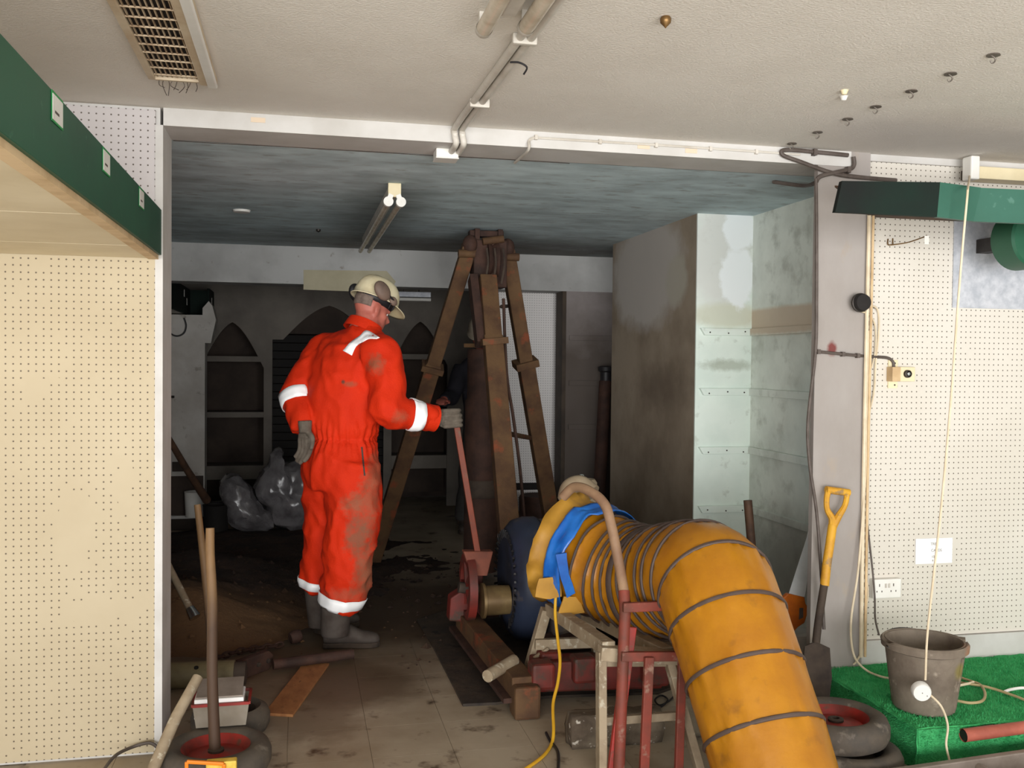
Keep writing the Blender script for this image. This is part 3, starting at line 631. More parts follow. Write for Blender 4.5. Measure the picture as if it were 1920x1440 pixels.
# loose cream leads at the pillar foot
lc = thing('loose_lead', 'loose cream leads trailing down the pillar onto the green carpet', 'lead', (2.5, 3.6, .16))
yq = YW-.012
obj('lead', cable(new(), [at(1628, 620, Y=yq), at(1624, 800, Y=yq), at(1622, 900, Y=yq), at(1610, 1060, Y=yq-.02), at(1597, 1150, Y=yq-.03), at(1596, 1200, Y=yq-.04), at(1604, 1235, Y=yq-.06), at(1625, 1257, Z=.168), at(1650, 1268, Z=.166), at(1668, 1272, Z=.166)], .0048, 7), MATS['cable_cream'], lc, smooth=True)
obj('lead', cable(new(), [at(1626, 980, Y=YP-.02), at(1636, 1070, Y=YP-.04), at(1640, 1120, Y=YP-.05), at(1641, 1160, Y=YP-.06), at(1648, 1190, Y=3.45)], .0042, 7), MATS['cable_grey'], lc, smooth=True)
obj('lead', cable(new(), [at(1626, 1092, Y=YP-.012), at(1627, 1120, Y=YP-.02), at(1619, 1170, Y=YP-.02), at(1617, 1215, Y=YP-.03), at(1606, 1240, Y=YP-.05), at(1600, 1246, Z=.17)], .0042, 7), MATS['cable_cream'], lc, smooth=True)
cl = thing('cable_coil', 'pale brown cable lying in loops on the green carpet', 'cable', (2.9, 3.4, .165))
M('cable_tan', sr(176, 158, 116), sr(160, 140, 100), rough=.55, scale=20)
obj('loop', cable(new(), [at(x, y, Z=.169) for x, y in ((1800, 1270), (1820, 1277), (1838, 1284), (1847, 1300), (1842, 1314), (1820, 1318), (1795, 1314))], .0055, 8), MATS['cable_tan'], cl, smooth=True)
obj('loop', cable(new(), [at(x, y, Z=.172) for x, y in ((1795, 1286), (1815, 1282), (1825, 1279))], .0055, 8), MATS['cable_cream'], cl, smooth=True)
obj('loop', cable(new(), [at(x, y, Z=.169) for x, y in ((1800, 1280), (1850, 1288), (1900, 1304), (1930, 1316))], .0055, 8), MATS['cable_tan'], cl, smooth=True)
tag(obj('white_lead', cable(new(), [at(x, y, Z=.171) for x, y in ((1884, 1297), (1895, 1293), (1915, 1290), (1940, 1291))], .006, 8), MATS['plastic_white'], smooth=True), 'short white lead on the carpet at the right edge', 'lead')

# carpeted platform
M('carpet_green', sr(86, 196, 122), sr(66, 174, 104), rough=.95, scale=14, bump=.9, bscale=220, spec=.1)
PX0, PX1, PY0, PZ = 2.185, 4.6, 3.02, .155
pf = thing('carpeted_platform', 'low platform covered in bright green artificial grass', 'platform', ((PX0+PX1)/2, 3.36, 0))
bm = new(); bmesh.ops.create_grid(bm, x_segments=150, y_segments=44, size=.5)
for v in bm.verts:
    x = PX0-.012+(v.co.x+.5)*(PX1-PX0+.012); y = PY0-.014+(v.co.y+.5)*(YW+.034-PY0)
    v.co = V((x, y, PZ+.006*noise.noise(V((x*3, y*3, 0)))+.006*noise.noise(V((x*30, y*30, 1)))))
obj('grass_top', bm, MATS['carpet_green'], pf, smooth=True)
bm = new(); bmesh.ops.create_grid(bm, x_segments=150, y_segments=14, size=.5)
for v in bm.verts:
    x = PX0-.012+(v.co.x+.5)*(PX1-PX0+.012); z = (v.co.y+.5)*(PZ+.003)
    v.co = V((x, PY0-.006+.010*noise.noise(V((x*9, z*9, 3)))+.006*noise.noise(V((x*30, z*30, 1)))+(PZ-z)*.02, z))
obj('grass_front', bm, MATS['carpet_green'], pf, smooth=True)
bm = new(); bmesh.ops.create_grid(bm, x_segments=44, y_segments=14, size=.5)
for v in bm.verts:
    y = PY0-.012+(v.co.x+.5)*(YW+.032-PY0); z = (v.co.y+.5)*(PZ+.004)
    v.co = V((PX0-.006+.008*noise.noise(V((y*9, z*9, 7))), y, z))
obj('grass_side', bm, MATS['carpet_green'], pf, smooth=True)
obj('platform_frame', box(new(), PX0+.006, PX1, PY0+.01, YW+.018, 0, PZ-.012), MATS['wood_dark'], pf)
# grass pile
nb = 26000; vs = []; fs = []
rng = np.random.default_rng(3)
for k in range(nb):
    s = rng.random()
    if s < .72:
        x, y, z = PX0+rng.random()*1.3, PY0+rng.random()*(YW-PY0), PZ+.002; up_ = V((rng.normal()*.35, rng.normal()*.35, 1))
    elif s < .92:
        x, y, z = PX0+rng.random()*1.3, PY0-.008, .01+rng.random()*(PZ-.01); up_ = V((rng.normal()*.4, -1, rng.normal()*.4+.2))
    else:
        x, y, z = PX0-.006, PY0+rng.random()*(YW-PY0), .01+rng.random()*(PZ-.01); up_ = V((-1, rng.normal()*.4, rng.normal()*.4+.2))
    a = rng.random()*6.28; d = V((math.cos(a), math.sin(a), 0))*.0016
    if s >= .72: d = V((d.x if s < .92 else 0, 0 if s < .92 else d.x, d.y))
    p = V((x, y, z)); h = .007+rng.random()*.006; i = len(vs)
    vs += [p-d, p+d, p+up_.normalized()*h]; fs.append((i, i+1, i+2))
me = bpy.data.meshes.new('grass_pile'); o_ = root_loc(pf); me.from_pydata([tuple(v-o_) for v in vs], [], fs)
g = meshobj('grass_pile', me, MATS['carpet_green'], pf, None); g['kind'] = 'stuff'

# bucket
M('bucket_grey', sr(128, 116, 102), sr(104, 92, 80), rough=.75, scale=8, c3=sr(158, 146, 130), s3=14, t3=(.58, .68), bump=.15,
  patches=[(sr(160, 118, 92), (2.44, 3.1, .40), (.03, .1, .02), .5, .4, .8), (sr(130, 118, 62), (2.40, 3.1, .33), (.025, .1, .03), .5, .4, .8)])
bkc = at(1738, 1318, Z=PZ); bkc = V((bkc.x-.045, 3.205, PZ+.004))
hb = .258; wob = lambda u, h: 1+.012*math.sin(2*PI*u*3+1)
bk = thing('bucket', 'battered grey builder\'s bucket standing on the green carpet', 'bucket', bkc)
obj('bucket_body', lathe(new(), [(.001, .004), (.106, .004), (.110, .0), (.115, .012), (.141, hb-.045), (.143, hb), (.137, hb), (.134, hb-.045), (.106, .016), (.001, .016)], bkc, (0, 0, 1), 48, wob=wob), MATS['bucket_grey'], bk, smooth=True)
bm = lathe(new(), [(.142, hb-.034), (.156, hb-.028), (.158, hb-.006), (.151, hb+.002), (.142, hb-.004)], bkc, (0, 0, 1), 48, closed=True, wob=wob)
for v in bm.verts:
    if noise.noise(v.co*14) > .28 and v.co.z > bkc.z+hb-.02: v.co.z -= .012
obj('rim', bm, MATS['bucket_grey'], bk, smooth=True)
obj('seam', beam(new(), bkc+V((.054, -.102, .01)), bkc+V((.070, -.126, hb-.04)), .006, .006), MATS['bucket_grey'], bk)
obj('pour_lip', prism(new(), [bkc+V((.140, -.05, hb-.005)), bkc+V((.176, 0, hb+.0)), bkc+V((.140, .05, hb-.005))], (0, 0, -.012)), MATS['bucket_grey'], bk)
obj('handle', tube(new(), spline([bkc+V((-.157, 0, hb-.02)), bkc+V((-.112, .112, hb-.010)), bkc+V((0, .160, hb+.0)), bkc+V((.112, .112, hb-.010)), bkc+V((.157, 0, hb-.02))], 6), .004, 6), MATS['steel_dark'], bk, smooth=True)

# wheels
def wheel(label, c, R, wd, tilt=(0, 0, 1), hubm='red_paint', group=None, ang=0):
    ax = V(tilt).normalized(); t = thing('barrow_wheel', label, 'wheel', V(c), group)
    h = wd/2; r0 = R*.60
    prof = [(r0, -h*.62), (r0+.012, -h*.85), (R-.035, -h), (R-.010, -h*.72), (R, -h*.3), (R, h*.3), (R-.010, h*.72), (R-.035, h), (r0+.012, h*.85), (r0, h*.62), (r0-.004, 0)]
    cc = V(c)+ax*h
    obj('tyre', lathe(new(), prof, cc, ax, 56, closed=True), MATS['rubber'], t, smooth=True, auto=50)
    rim = obj('rim', lathe(new(), [(.028, h*.35), (r0*.5, h*.20), (r0*.86, h*.12), (r0*.96, h*.55), (r0+.004, h*.72), (r0, -h*.3), (.028, -h*.3)], cc, ax, 44, closed=True), MATS[hubm], t, smooth=True, auto=50)
    obj('hub', lathe(new(), [(.013, h*.25), (.026, h*.25), (.028, h*.5), (.020, h*.55), (.013, h*.55)], cc, ax, 20, closed=True), MATS['mud_metal'], rim, smooth=True)
    return t
w1 = at(405, 1393, Z=.10); w1 = V((w1.x, w1.y, 0))
wheel('muddy tyre with a red hub and a wooden handle standing in it', w1, .192, .105)
w2 = at(432, 1328, Z=.10); w2 = V((w2.x, w2.y+.02, 0))
wheel('tyre lying under the clear plastic tub, behind the red-hubbed tyre', w2, .150, .105, hubm='mud_metal')
w3 = at(1560, 1338, Z=.215); w3 = V((w3.x+.035, w3.y+.03, 0))
wheel('lower tyre of the two stacked beside the green platform', w3+V((.035, -.03, 0)), .185, .105, hubm='mud_metal')
wheel('upper red-hubbed tyre of the two stacked beside the green platform', w3+V((0, 0, .1055)), .185, .105, tilt=(-.02, .0, 1))
# ladder lying in front of the platform
ra, rb = at(1630, 1444, Z=.10), at(1935, 1401, Z=.10)
M('alu_dull', sr(150, 138, 128), sr(128, 116, 106), rough=.5, metal=.35, scale=9)
dv = (rb-ra).normalized(); nv = V((dv.y, -dv.x, 0))
ld_ = thing('ladder', 'dull grey ladder lying on the floor before the green platform', 'ladder', V((ra.x+.6, ra.y, 0)))
R0 = ra-dv*.05; R1 = ra+dv*1.25
for o_s in (.012, .36):
    obj('stile', beam(new(), R0+nv*o_s+V((0, 0, -.05)), R1+nv*o_s+V((0, 0, -.05)), .028, .095), MATS['alu_dull'], ld_, bev=.004)
for k in range(5):
    p = R0+dv*(.22+.26*k)+V((0, 0, -.03)); obj('rung', tube(new(), [p+nv*.026, p+nv*.346], .014, 10), MATS['alu_dull'], ld_, smooth=True)
# red gutter-like pipe fixed along the platform front
M('pipe_red', sr(176, 96, 78), sr(150, 78, 64), rough=.6, scale=10)
pa, pb_ = at(1806, 1379, Y=2.988), at(1935, 1362, Y=2.988)
rp = thing('red_pipe', 'brick-red pipe along the front edge of the green platform', 'pipe', pa)
obj('pipe_wall', tube(new(), [pa, pa.lerp(pb_, .45)], .0235, 20, cap=False), MATS['pipe_red'], rp, smooth=True)
obj('pipe_bore', tube(new(), [pa+V((.0005, 0, 0)), pa+V((.05, 0, .003))], .0195, 16), MATS['black_void'], rp)
obj('pipe_wall', tube(new(), [pa.lerp(pb_, .45), pa.lerp(pb_, 2.2)], .0225, 20, cap=False), MATS['pipe_red'], rp, smooth=True)

# spade
yl = 3.60
sd = thing('spade', 'spade with a worn yellow D-handle leaning on the pillar', 'spade', at(1525, 1330, Y=3.5))
M('yellow_worn', sr(214, 160, 44), sr(188, 132, 40), rough=.55, scale=12, c3=sr(150, 120, 80), s3=18, t3=(.62, .70))
obj('shaft', cable(new(), [at(1530, 1205, Y=3.555), at(1534, 1170, Y=3.57), at(1540, 1130, Y=3.585), at(1546, 1092, Y=3.60)], .017, 10), MATS['mud_metal'], sd, smooth=True)
obj('sleeve', cable(new(), [at(1546, 1098, Y=3.598), at(1550, 1060, Y=3.612), at(1556, 1020, Y=3.625), at(1561, 985, Y=3.64)], .0195, 10), MATS['yellow_worn'], sd, smooth=True)
obj('handle_arm', cable(new(), [at(1561, 988, Y=3.64), at(1560, 972, Y=3.645), at(1551, 955, Y=3.65), at(1550, 935, Y=3.655), at(1553, 920, Y=3.66)], [.018, .015, .012, .012, .013], 8), MATS['yellow_worn'], sd, smooth=True)
obj('handle_arm', cable(new(), [at(1561, 988, Y=3.64), at(1572, 968, Y=3.645), at(1583, 950, Y=3.65), at(1587, 935, Y=3.655), at(1588, 922, Y=3.66)], [.018, .015, .012, .012, .013], 8), MATS['yellow_worn'], sd, smooth=True)
obj('grip', tube(new(), [at(1549, 918, Y=3.66), at(1592, 924, Y=3.66)], .0155, 12), MATS['yellow_worn'], sd, smooth=True)
bl_ = [at(x, y, Y=yy) for x, y, yy in ((1509, 1212, 3.55), (1530, 1203, 3.555), (1556, 1215, 3.55), (1560, 1270, 3.52), (1552, 1340, 3.49), (1528, 1352, 3.485), (1508, 1335, 3.49), (1504, 1268, 3.52))]
obj('blade', prism(new(), bl_, (0, .006, 0)), MATS['mud_metal'], sd)
# hand saw
sw = thing('hand_saw', 'hand saw with an orange handle propped in the alcove, blade up', 'saw', at(1488, 1170, Y=3.9))
M('saw_steel_glint', sr(232, 236, 236), sr(214, 220, 220), rough=.35, metal=.25, scale=8)  # near-white base stands in for daylight reflected off the steel blade
M('saw_orange', sr(206, 108, 26), sr(178, 88, 24), rough=.45, scale=10)
ys = 3.965
obj('blade', prism(new(), [at(1478, 1116, Y=3.966), at(1509, 1119, Y=3.957), at(1523, 1035, Y=3.983), at(1529, 955, Y=4.012), at(1524, 960, Y=4.012), at(1512, 1010, Y=3.996)], (0, .0015, 0)), MATS['saw_steel_glint'], sw)
hd = [at(x, y, Y=ys-.012) for x, y in ((1478, 1113), (1509, 1120), (1511, 1132), (1518, 1142), (1512, 1158), (1509, 1168), (1497, 1176), (1490, 1184), (1476, 1176), (1466, 1140), (1466, 1124))]
hdo = obj('handle', prism(new(), hd, (0, .026, 0)), MATS['saw_orange'], sw, bev=.005)
obj('grip_pad', prism(new(), [at(x, y, Y=ys-.0135) for x, y in ((1499, 1140), (1506, 1140), (1506, 1158), (1498, 1162))], (0, .003, 0)), MATS['cable_grey'], hdo)
bm = box(new(), at(1478, 1200, Y=4.0).x, at(1530, 1200, Y=4.0).x, 3.93, 4.06, 0, at(1500, 1184, Y=3.97).z-.012)
bmesh.ops.subdivide_edges(bm, edges=bm.edges[:], cuts=4, use_grid_fill=True)
for v in bm.verts:
    if v.co.z > .01: v.co += V((noise.noise(v.co*15), noise.noise(v.co*15+V((4, 0, 0))), 0))*.008
M('plaster_block', sr(190, 186, 180), sr(160, 154, 148), rough=.9, scale=9, bump=.4)
tag(obj('plaster_block', bm, MATS['plaster_block'], smooth=True, auto=50), 'rough pale block in the alcove under the hand saw', 'block')
# stake behind the duct
tag(obj('wooden_stake', tube(new(), [at(1402, 938, Y=4.3), at(1409, 1020, Y=4.28), at(1420, 1170, Y=4.25), V((at(1430, 1300, Y=4.2).x, 4.2, 0))], [.021, .021, .022, .022], 14), MATS['wood_dark'], smooth=True), 'round brown wooden stake standing behind the yellow duct', 'stake')

# ------------------------------------------------------------------ ground: soil, mat, plank
bm = new(); bmesh.ops.create_grid(bm, x_segments=110, y_segments=130, size=.5)
SX0, SX1, SY0, SY1 = -1.9, 2.05, 4.55, 8.75
def soil_h(x, y):
    e = min((x-SX0)/.3, (SX1-x)/.5, (y-SY0)/.9, (SY1-y)/.4); e = max(0, min(1, e))
    h = .030*noise.noise(V((x*1.7, y*1.7, 0)))+.022*noise.noise(V((x*5, y*5, 2)))+.010*noise.noise(V((x*14, y*14, 4)))-.012
    for cx, cy, r, a in ((-.72, 5.55, .42, .20), (-.35, 5.25, .35, .09), (-.75, 6.5, .55, .17), (-.1, 6.3, .5, .06), (.2, 7.9, .6, .05), (-.6, 7.7, .6, .10)):
        h += a*math.exp(-((x-cx)**2+(y-cy)**2)/r**2)
    for cx, cy, r in ((.22, 4.95, .45), (1.0, 4.9, .55), (1.0, 5.6, .6), (1.05, 8.25, .5), (1.4, 8.3, .45)):
        h -= .06*math.exp(-((x-cx)**2+(y-cy)**2)/r**2)
    return (h+.012)*e-.020*(1-e)-.002
for v in bm.verts:
    x = SX0+(v.co.x+.5)*(SX1-SX0); y = SY0+(v.co.y+.5)*(SY1-SY0); v.co = V((x, y, soil_h(x, y)))
so_ = obj('soil_spoil', bm, MATS['soil'], smooth=True, auto=180)
so_['kind'] = 'stuff'; so_['label'] = 'dark wet soil and spoil spread over the back room floor'; so_['category'] = 'soil'
lm = bpy.data.meshes.new('soil_lumps'); vs = []; fs = []
for k in range(420):
    x = SX0+.7+rng.random()*2.4; y = 4.5+rng.random()*2.6
    if .1 < x < .5 and y < 5.1: continue
    z = max(0, soil_h(x, y)); r = .006+.022*rng.random()**3; i = len(vs)
    for d in ((1, 0, 0), (-1, 0, 0), (0, 1, 0), (0, -1, 0), (0, 0, .8), (0, 0, -.6)):
        vs.append((x+d[0]*r*(.7+.6*rng.random()), y+d[1]*r*(.7+.6*rng.random()), z+d[2]*r*(.7+.6*rng.random())))
    for a, b in ((0, 2), (2, 1), (1, 3), (3, 0)): fs += [(i+a, i+b, i+4), (i+b, i+a, i+5)]
lm.from_pydata([tuple(V(p)-so_.location) for p in vs], [], fs); lo_ = meshobj('soil_lumps', lm, MATS['soil'], so_, None)
lo_['kind'] = 'stuff'; lo_['label'] = 'loose soil crumbs scattered over the muddy floor'
mt_ = [at(x, y, Z=.0) for x, y in ((782, 1165), (812, 1215), (868, 1325), (930, 1322), (1020, 1310), (1120, 1306), (1235, 1302), (1268, 1290), (1180, 1220), (1060, 1130), (950, 1110))]
tag(obj('rubber_mat', prism(new(), mt_, (0, 0, .012)), MATS['mud_mat'] if 'mud_mat' in MATS else M('mud_mat', sr(50, 42, 36), sr(70, 58, 46), rough=.8, scale=5, c3=sr(34, 28, 25), s3=8, bump=.4, bscale=30)), 'dark muddy board laid under the drilling rig', 'mat')
pk = [at(x, y, Z=0) for x, y in ((495, 1342), (549, 1345), (617, 1248), (570, 1246))]
tag(obj('plank', prism(new(), pk, (0, 0, .012)), MATS['wood_plank'], bev=.002), 'short reddish-brown board lying flat on the floor', 'plank')

# ------------------------------------------------------------------ drilling rig
T0 = at(914, 470, Y=6.04)
rg = thing('drilling_rig', 'rusty tripod drilling rig with winch and engine reaching the ceiling', 'drilling rig', (1.0, 5.2, 0))
def leg(p, q, w, name='leg', m='rust'): return obj(name, beam(new(), p, q, w, w*.9, (0, 1, 0)), MATS[m], rg, bev=.006)
la, lb = at(880, 462, Y=6.0), at(700, 1050, Z=.02)
mA = la.lerp(lb, .36)
l1 = leg(la, mA, .092); l1b = leg(mA.lerp(la, .05), lb, .105, m='rust')
obj('collar', beam(new(), mA+(la-lb).normalized()*.03, mA-(la-lb).normalized()*.01, .15, .13, (0, 1, 0)), MATS['rust'], l1, bev=.004)
ra_, rb_ = at(950, 468, Y=6.08), at(1046, 1048, Z=.02)
mB = ra_.lerp(rb_, .35)
r1 = leg(ra_, mB, .092); leg(mB.lerp(ra_, .04), rb_, .108)
obj('collar', beam(new(), mB+(ra_-rb_).normalized()*.05, mB-(ra_-rb_).normalized()*.0, .16, .13, (0, 1, 0)), MATS['rust'], r1, bev=.004)
# front mast leg (wider box section coming towards the viewer)
ca, cb = at(914, 520, Y=5.9), at(957, 1030, Y=5.2)
cm = ca.lerp(cb, .26)
m1 = obj('mast_leg', beam(new(), ca, ca.lerp(cb, .27), .105, .09, (0, 1, 0)), MATS['rust'], rg, bev=.006)
obj('mast_leg', beam(new(), ca.lerp(cb, .24), cb, .115, .085, (0, 1, 0)), MATS['rust'], rg, bev=.006)
obj('mast_foot', beam(new(), cb, V((cb.x+.02, cb.y-.15, .08)), .125, .09, (0, 1, 0)), MATS['rust'], rg, bev=.006)
obj('side_channel', beam(new(), ca+V((-.085, .05, 0)), ca.lerp(cb, .27)+V((-.07, .05, 0)), .05, .10, (0, 1, 0)), MATS['rust_dark'], rg)
cl0 = at(925, 640, Y=5.72)
obj('collar', beam(new(), cl0+V((0, 0, .02)), cl0+V((.004, 0, -.02)), .16, .13, (0, 1, 0)), MATS['rust'], m1, bev=.004)
# head with pulley
hd_ = obj('head_frame', box(new(), T0.x-.10, T0.x+.115, T0.y-.07, T0.y+.09, at(914, 540, Y=6.04).z, at(914, 452, Y=6.04).z), MATS['rust_dark'], rg, bev=.008)
tz = at(914, 452, Y=6.04).z
for xx in (-.075, .075): obj('cheek_plate', box(new(), T0.x+xx-.015, T0.x+xx+.015, T0.y-.05, T0.y+.05, tz-.03, ZB-.004), MATS['rust_dark'], hd_)
obj('top_cross', box(new(), T0.x-.12, T0.x+.10, T0.y-.03, T0.y+.05, ZB-.05, ZB-.012), MATS['rust_dark'], hd_, bev=.004)
pu = T0+V((.02, -.02, -.06))
pl_ = obj('pulley', lathe(new(), [(.03, -.035), (.125, -.035), (.115, -.02), (.10, 0), (.115, .02), (.125, .035), (.03, .035)], pu, (1, 0, 0), 36, closed=True), MATS['rust_dark'], rg, smooth=True)
for xx in (-.05, .0, .055): obj('rope', cable(new(), [pu+V((xx, -.11, .06)), pu+V((xx+.005, -.13, -.04)), pu+V((xx-.01, -.11, -.16))], .007, 6), MATS['mud_metal'], pl_, smooth=True)
obj('cross_bar', tube(new(), [at(905, 453, Y=5.95), at(944, 448, Y=5.95)], .024, 10), MATS['rust'], rg, smooth=True)
for p, s in ((la, -1), (ra_, 1)):
    k = obj('knuckle', ell(new(), p+V((0, -.02, .01)), .048, .05, .06), MATS['rust_dark'], rg, smooth=True)
    obj('pin', tube(new(), [p+V((-.075 if s<0 else -.03, -.03, -.05)), p+V((.03 if s<0 else .075, -.03, -.05))], .026, 10), MATS['rust'], k, smooth=True)
# braces
obj('brace', tube(new(), [at(940, 575, Y=5.9), at(952, 574, Y=6.3)], .012, 8), MATS['mud_metal'], rg)
obj('brace', tube(new(), [at(952, 813, Y=5.5), at(1000, 822, Y=6.6)], .016, 8), MATS['rust'], rg)
obj('wire_rope', cable(new(), [at(944, 560, Y=5.8), at(950, 700, Y=5.7), at(962, 780, Y=5.6), at(975, 880, Y=5.5), at(983, 970, Y=5.4)], .010, 6), MATS['rust_dark'], rg, smooth=True)
# drill string hanging inside the tripod
ds = V((at(903, 800, Y=6.35).x, 6.35, 0))
z0_, z1_ = .05, at(903, 655, Y=6.35).z
dst = obj('drill_casing', lathe(new(), [(.001, z0_), (.115, z0_), (.115, z1_-.35), (.10, z1_-.33), (.10, z1_), (.001, z1_)], ds, (0, 0, 1), 28), MATS['rust_dark'], rg, smooth=True)
obj('casing_joint', lathe(new(), [(.116, .55), (.124, .56), (.124, .66), (.116, .67)], ds, (0, 0, 1), 28), MATS['mud_metal'], dst, smooth=True)
obj('guide_plate', beam(new(), at(878, 648, Y=6.0), at(930, 648, Y=5.85), .10, .025), MATS['rust'], rg, bev=.003)
# skids and chassis
ka, kb = at(872, 1160, Z=.11), at(982, 1292, Z=.11)
sk_ = obj('skid', beam(new(), ka, kb, .10, .10), MATS['rust'], rg, bev=.006)
obj('skid_lip', beam(new(), ka+V((-.06, 0, -.045)), kb+V((-.06, 0, -.045)), .05, .02), MATS['rust_dark'], sk_)
obj('end_block', box(new(), kb.x-.05, kb.x+.06, kb.y-.06, kb.y+.05, .0, .135), MATS['rust'], sk_, bev=.012)
obj('skid', beam(new(), ka+V((.75, .25, 0)), kb+V((.75, .25, 0)), .10, .10), MATS['rust'], rg, bev=.006)
obj('end_bar', tube(new(), [at(914, 1268, Z=.16), at(964, 1238, Z=.17)], .026, 12), MATS['wood_trestle'], rg, smooth=True)
ch0, ch1 = at(995, 1262, Z=.12), at(1235, 1255, Z=.12)
obj('chassis_bar', beam(new(), ch0, ch1, .13, .13), MATS['red_rig'], rg, bev=.01)
for px_, py_ in ((1015, 1262), (1030, 1240), (1092, 1250), (1228, 1256)):
    p = at(px_, py_, Z=.16); obj('lug', box(new(), p.x-.05, p.x+.05, p.y-.05, p.y+.05, .10, .21), MATS['red_rig'], rg, bev=.015)
obj('chassis_bar', beam(new(), ka+V((0, .25, .0)), ka+V((.85, .35, .0)), .12, .12), MATS['rust_dark'], rg, bev=.01)
# engine
ec = at(958, 1085, Y=4.78); eR = .315
M('engine_blue', sr(48, 56, 76), sr(42, 44, 54), rough=.45, scale=4, c3=sr(88, 80, 74), s3=9, t3=(.58, .70))
M('engine_grey', sr(84, 78, 80), sr(66, 60, 60), rough=.6, scale=5, c3=sr(104, 92, 80), s3=8)
ex0 = ec.x-.03
en = obj('engine_cowl', lathe(new(), [(.001, .015), (.10, .015), (.20, .0), (.262, .012), (.30, .045), (eR, .10), (eR, .155), (eR-.006, .16), (.302, .17)], V((ex0, ec.y, ec.z)), (1, 0, 0), 56), MATS['engine_blue'], rg, smooth=True, auto=60)
obj('engine_block', lathe(new(), [(.302, .165), (.300, .42), (.20, .46), (.001, .46)], V((ex0, ec.y, ec.z)), (1, 0, 0), 48), MATS['engine_grey'], rg, smooth=True)
obj('cowl_seam', lathe(new(), [(.304, .160), (.309, .163), (.309, .169), (.304, .172)], V((ex0, ec.y, ec.z)), (1, 0, 0), 48), MATS['cable_black'], en)
for k in range(40):
    a = 2*PI*k/40
    if math.sin(a) < -.95: continue
    c = V((ex0, ec.y+.232*math.cos(a), ec.z+.232*math.sin(a)))
    obj('vent_slit', beam(new(), c+V((-.004, .02*math.cos(a), .02*math.sin(a))), c+V((.004, -.02*math.cos(a), -.02*math.sin(a))), .010, .010, (1, 0, 0)), MATS['cable_black'], en)
obj('engine_stand', box(new(), ex0+.12, ex0+.42, ec.y-.2, ec.y+.2, .02, .12), MATS['rust_dark'], rg, bev=.01)
obj('air_box', prism(new(), [V((ex0+.17, ec.y-.22, ec.z+.05)), V((ex0+.40, ec.y-.24, ec.z+.10)), V((ex0+.40, ec.y-.26, ec.z-.18)), V((ex0+.17, ec.y-.26, ec.z-.22))], (0, -.07, 0)), MATS['engine_grey'], rg, bev=.02)
# drum, red wheel, lever box
dc_ = at(912, 1126, Y=4.70)
obj('winch_drum', lathe(new(), [(.001, -.012), (.052, -.012), (.088, -.010), (.088, .004), (.075, .006), (.072, .13), (.001, .13)], dc_+V((-.015, 0, 0)), (1, 0, 0), 32), MATS['brass_mud'] if 'brass_mud' in MATS else M('brass_mud', sr(150, 126, 84), sr(112, 90, 60), rough=.45, metal=.4, scale=6), rg, smooth=True)
rw = at(878, 1100, Y=4.80)
rwo = obj('gear_wheel', lathe(new(), [(.125, -.02), (.17, -.02), (.172, .02), (.125, .02)], rw, (1, 0, 0), 36, closed=True), MATS['red_rig'], rg, smooth=True)
for k in range(5):
    a = 2*PI*k/5; obj('spoke', beam(new(), rw, rw+V((0, .14*math.cos(a), .14*math.sin(a))), .035, .02), MATS['red_rig'], rwo)
obj('axle', tube(new(), [rw+V((-.05, 0, 0)), V((ex0+.05, rw.y, dc_.z))], .028, 14), MATS['mud_metal'], rwo, smooth=True)
obj('bearing_frame', prism(new(), [at(842, 1165, Y=4.82), at(895, 1168, Y=4.82), at(892, 1130, Y=4.82), at(866, 1108, Y=4.82), at(845, 1122, Y=4.82)], (0, .1, 0)), MATS['red_rig'], rg, bev=.008)
obj('frame_post', box(new(), rw.x+.02, rw.x+.10, rw.y+.12, rw.y+.2, .05, rw.z+.05), MATS['red_rig'], rg, bev=.006)
M('lever_dull', sr(128, 70, 52), sr(100, 56, 44), rough=.7, scale=9)
M('lever_orange', sr(124, 54, 32), sr(104, 50, 33), rough=.6, scale=9, c3=sr(96, 74, 58), s3=14, t3=(.58, .68))
lp = [at(869, 1034, Y=4.74), at(925, 1034, Y=4.74), at(914, 1080, Y=4.70), at(884, 1080, Y=4.70)]
obj('lever_box', prism(new(), lp, (0, .06, 0)), MATS['lever_dull'], rg, bev=.005)
HB = at(855, 792, Y=4.80); HE = at(896, 1040, Y=4.76)
obj('lever', beam(new(), HB+(HB-HE)*.02, HE, .030, .020, (0, 1, 0)), MATS['lever_orange'], rg, bev=.003)
# cream tank with cap
tk = at(1093, 922, Y=4.9); tkz = at(1093, 897, Y=4.9).z
tkr = .075
M('tank_beige', sr(176, 158, 132), sr(156, 136, 110), rough=.55, scale=6)
tko = obj('fuel_tank', lathe(new(), [(.001, -.25), (tkr, -.25), (tkr, .05), (tkr-.012, .068), (.001, .07)], V((tk.x, tk.y, tk.z)), (0, 0, 1), 24), MATS['tank_beige'], rg, smooth=True, auto=50)
obj('filler_cap', lathe(new(), [(.016, .068), (.016, .088), (.010, .095), (.001, .095)], tk+V((-.01, 0, 0)), (0, 0, 1), 14), MATS['steel_bright'], tko, smooth=True)
obj('exhaust_hood', cable(new(), [at(1062, 936, Y=4.62), at(1068, 915, Y=4.6), at(1088, 908, Y=4.6), at(1112, 925, Y=4.55)], .045, 12), MATS['tank_beige'], rg, smooth=True)
obj('engine_mount', box(new(), tk.x-.06, tk.x+.06, tk.y-.05, tk.y+.05, .1, tk.z-.2), MATS['rust_dark'], rg)

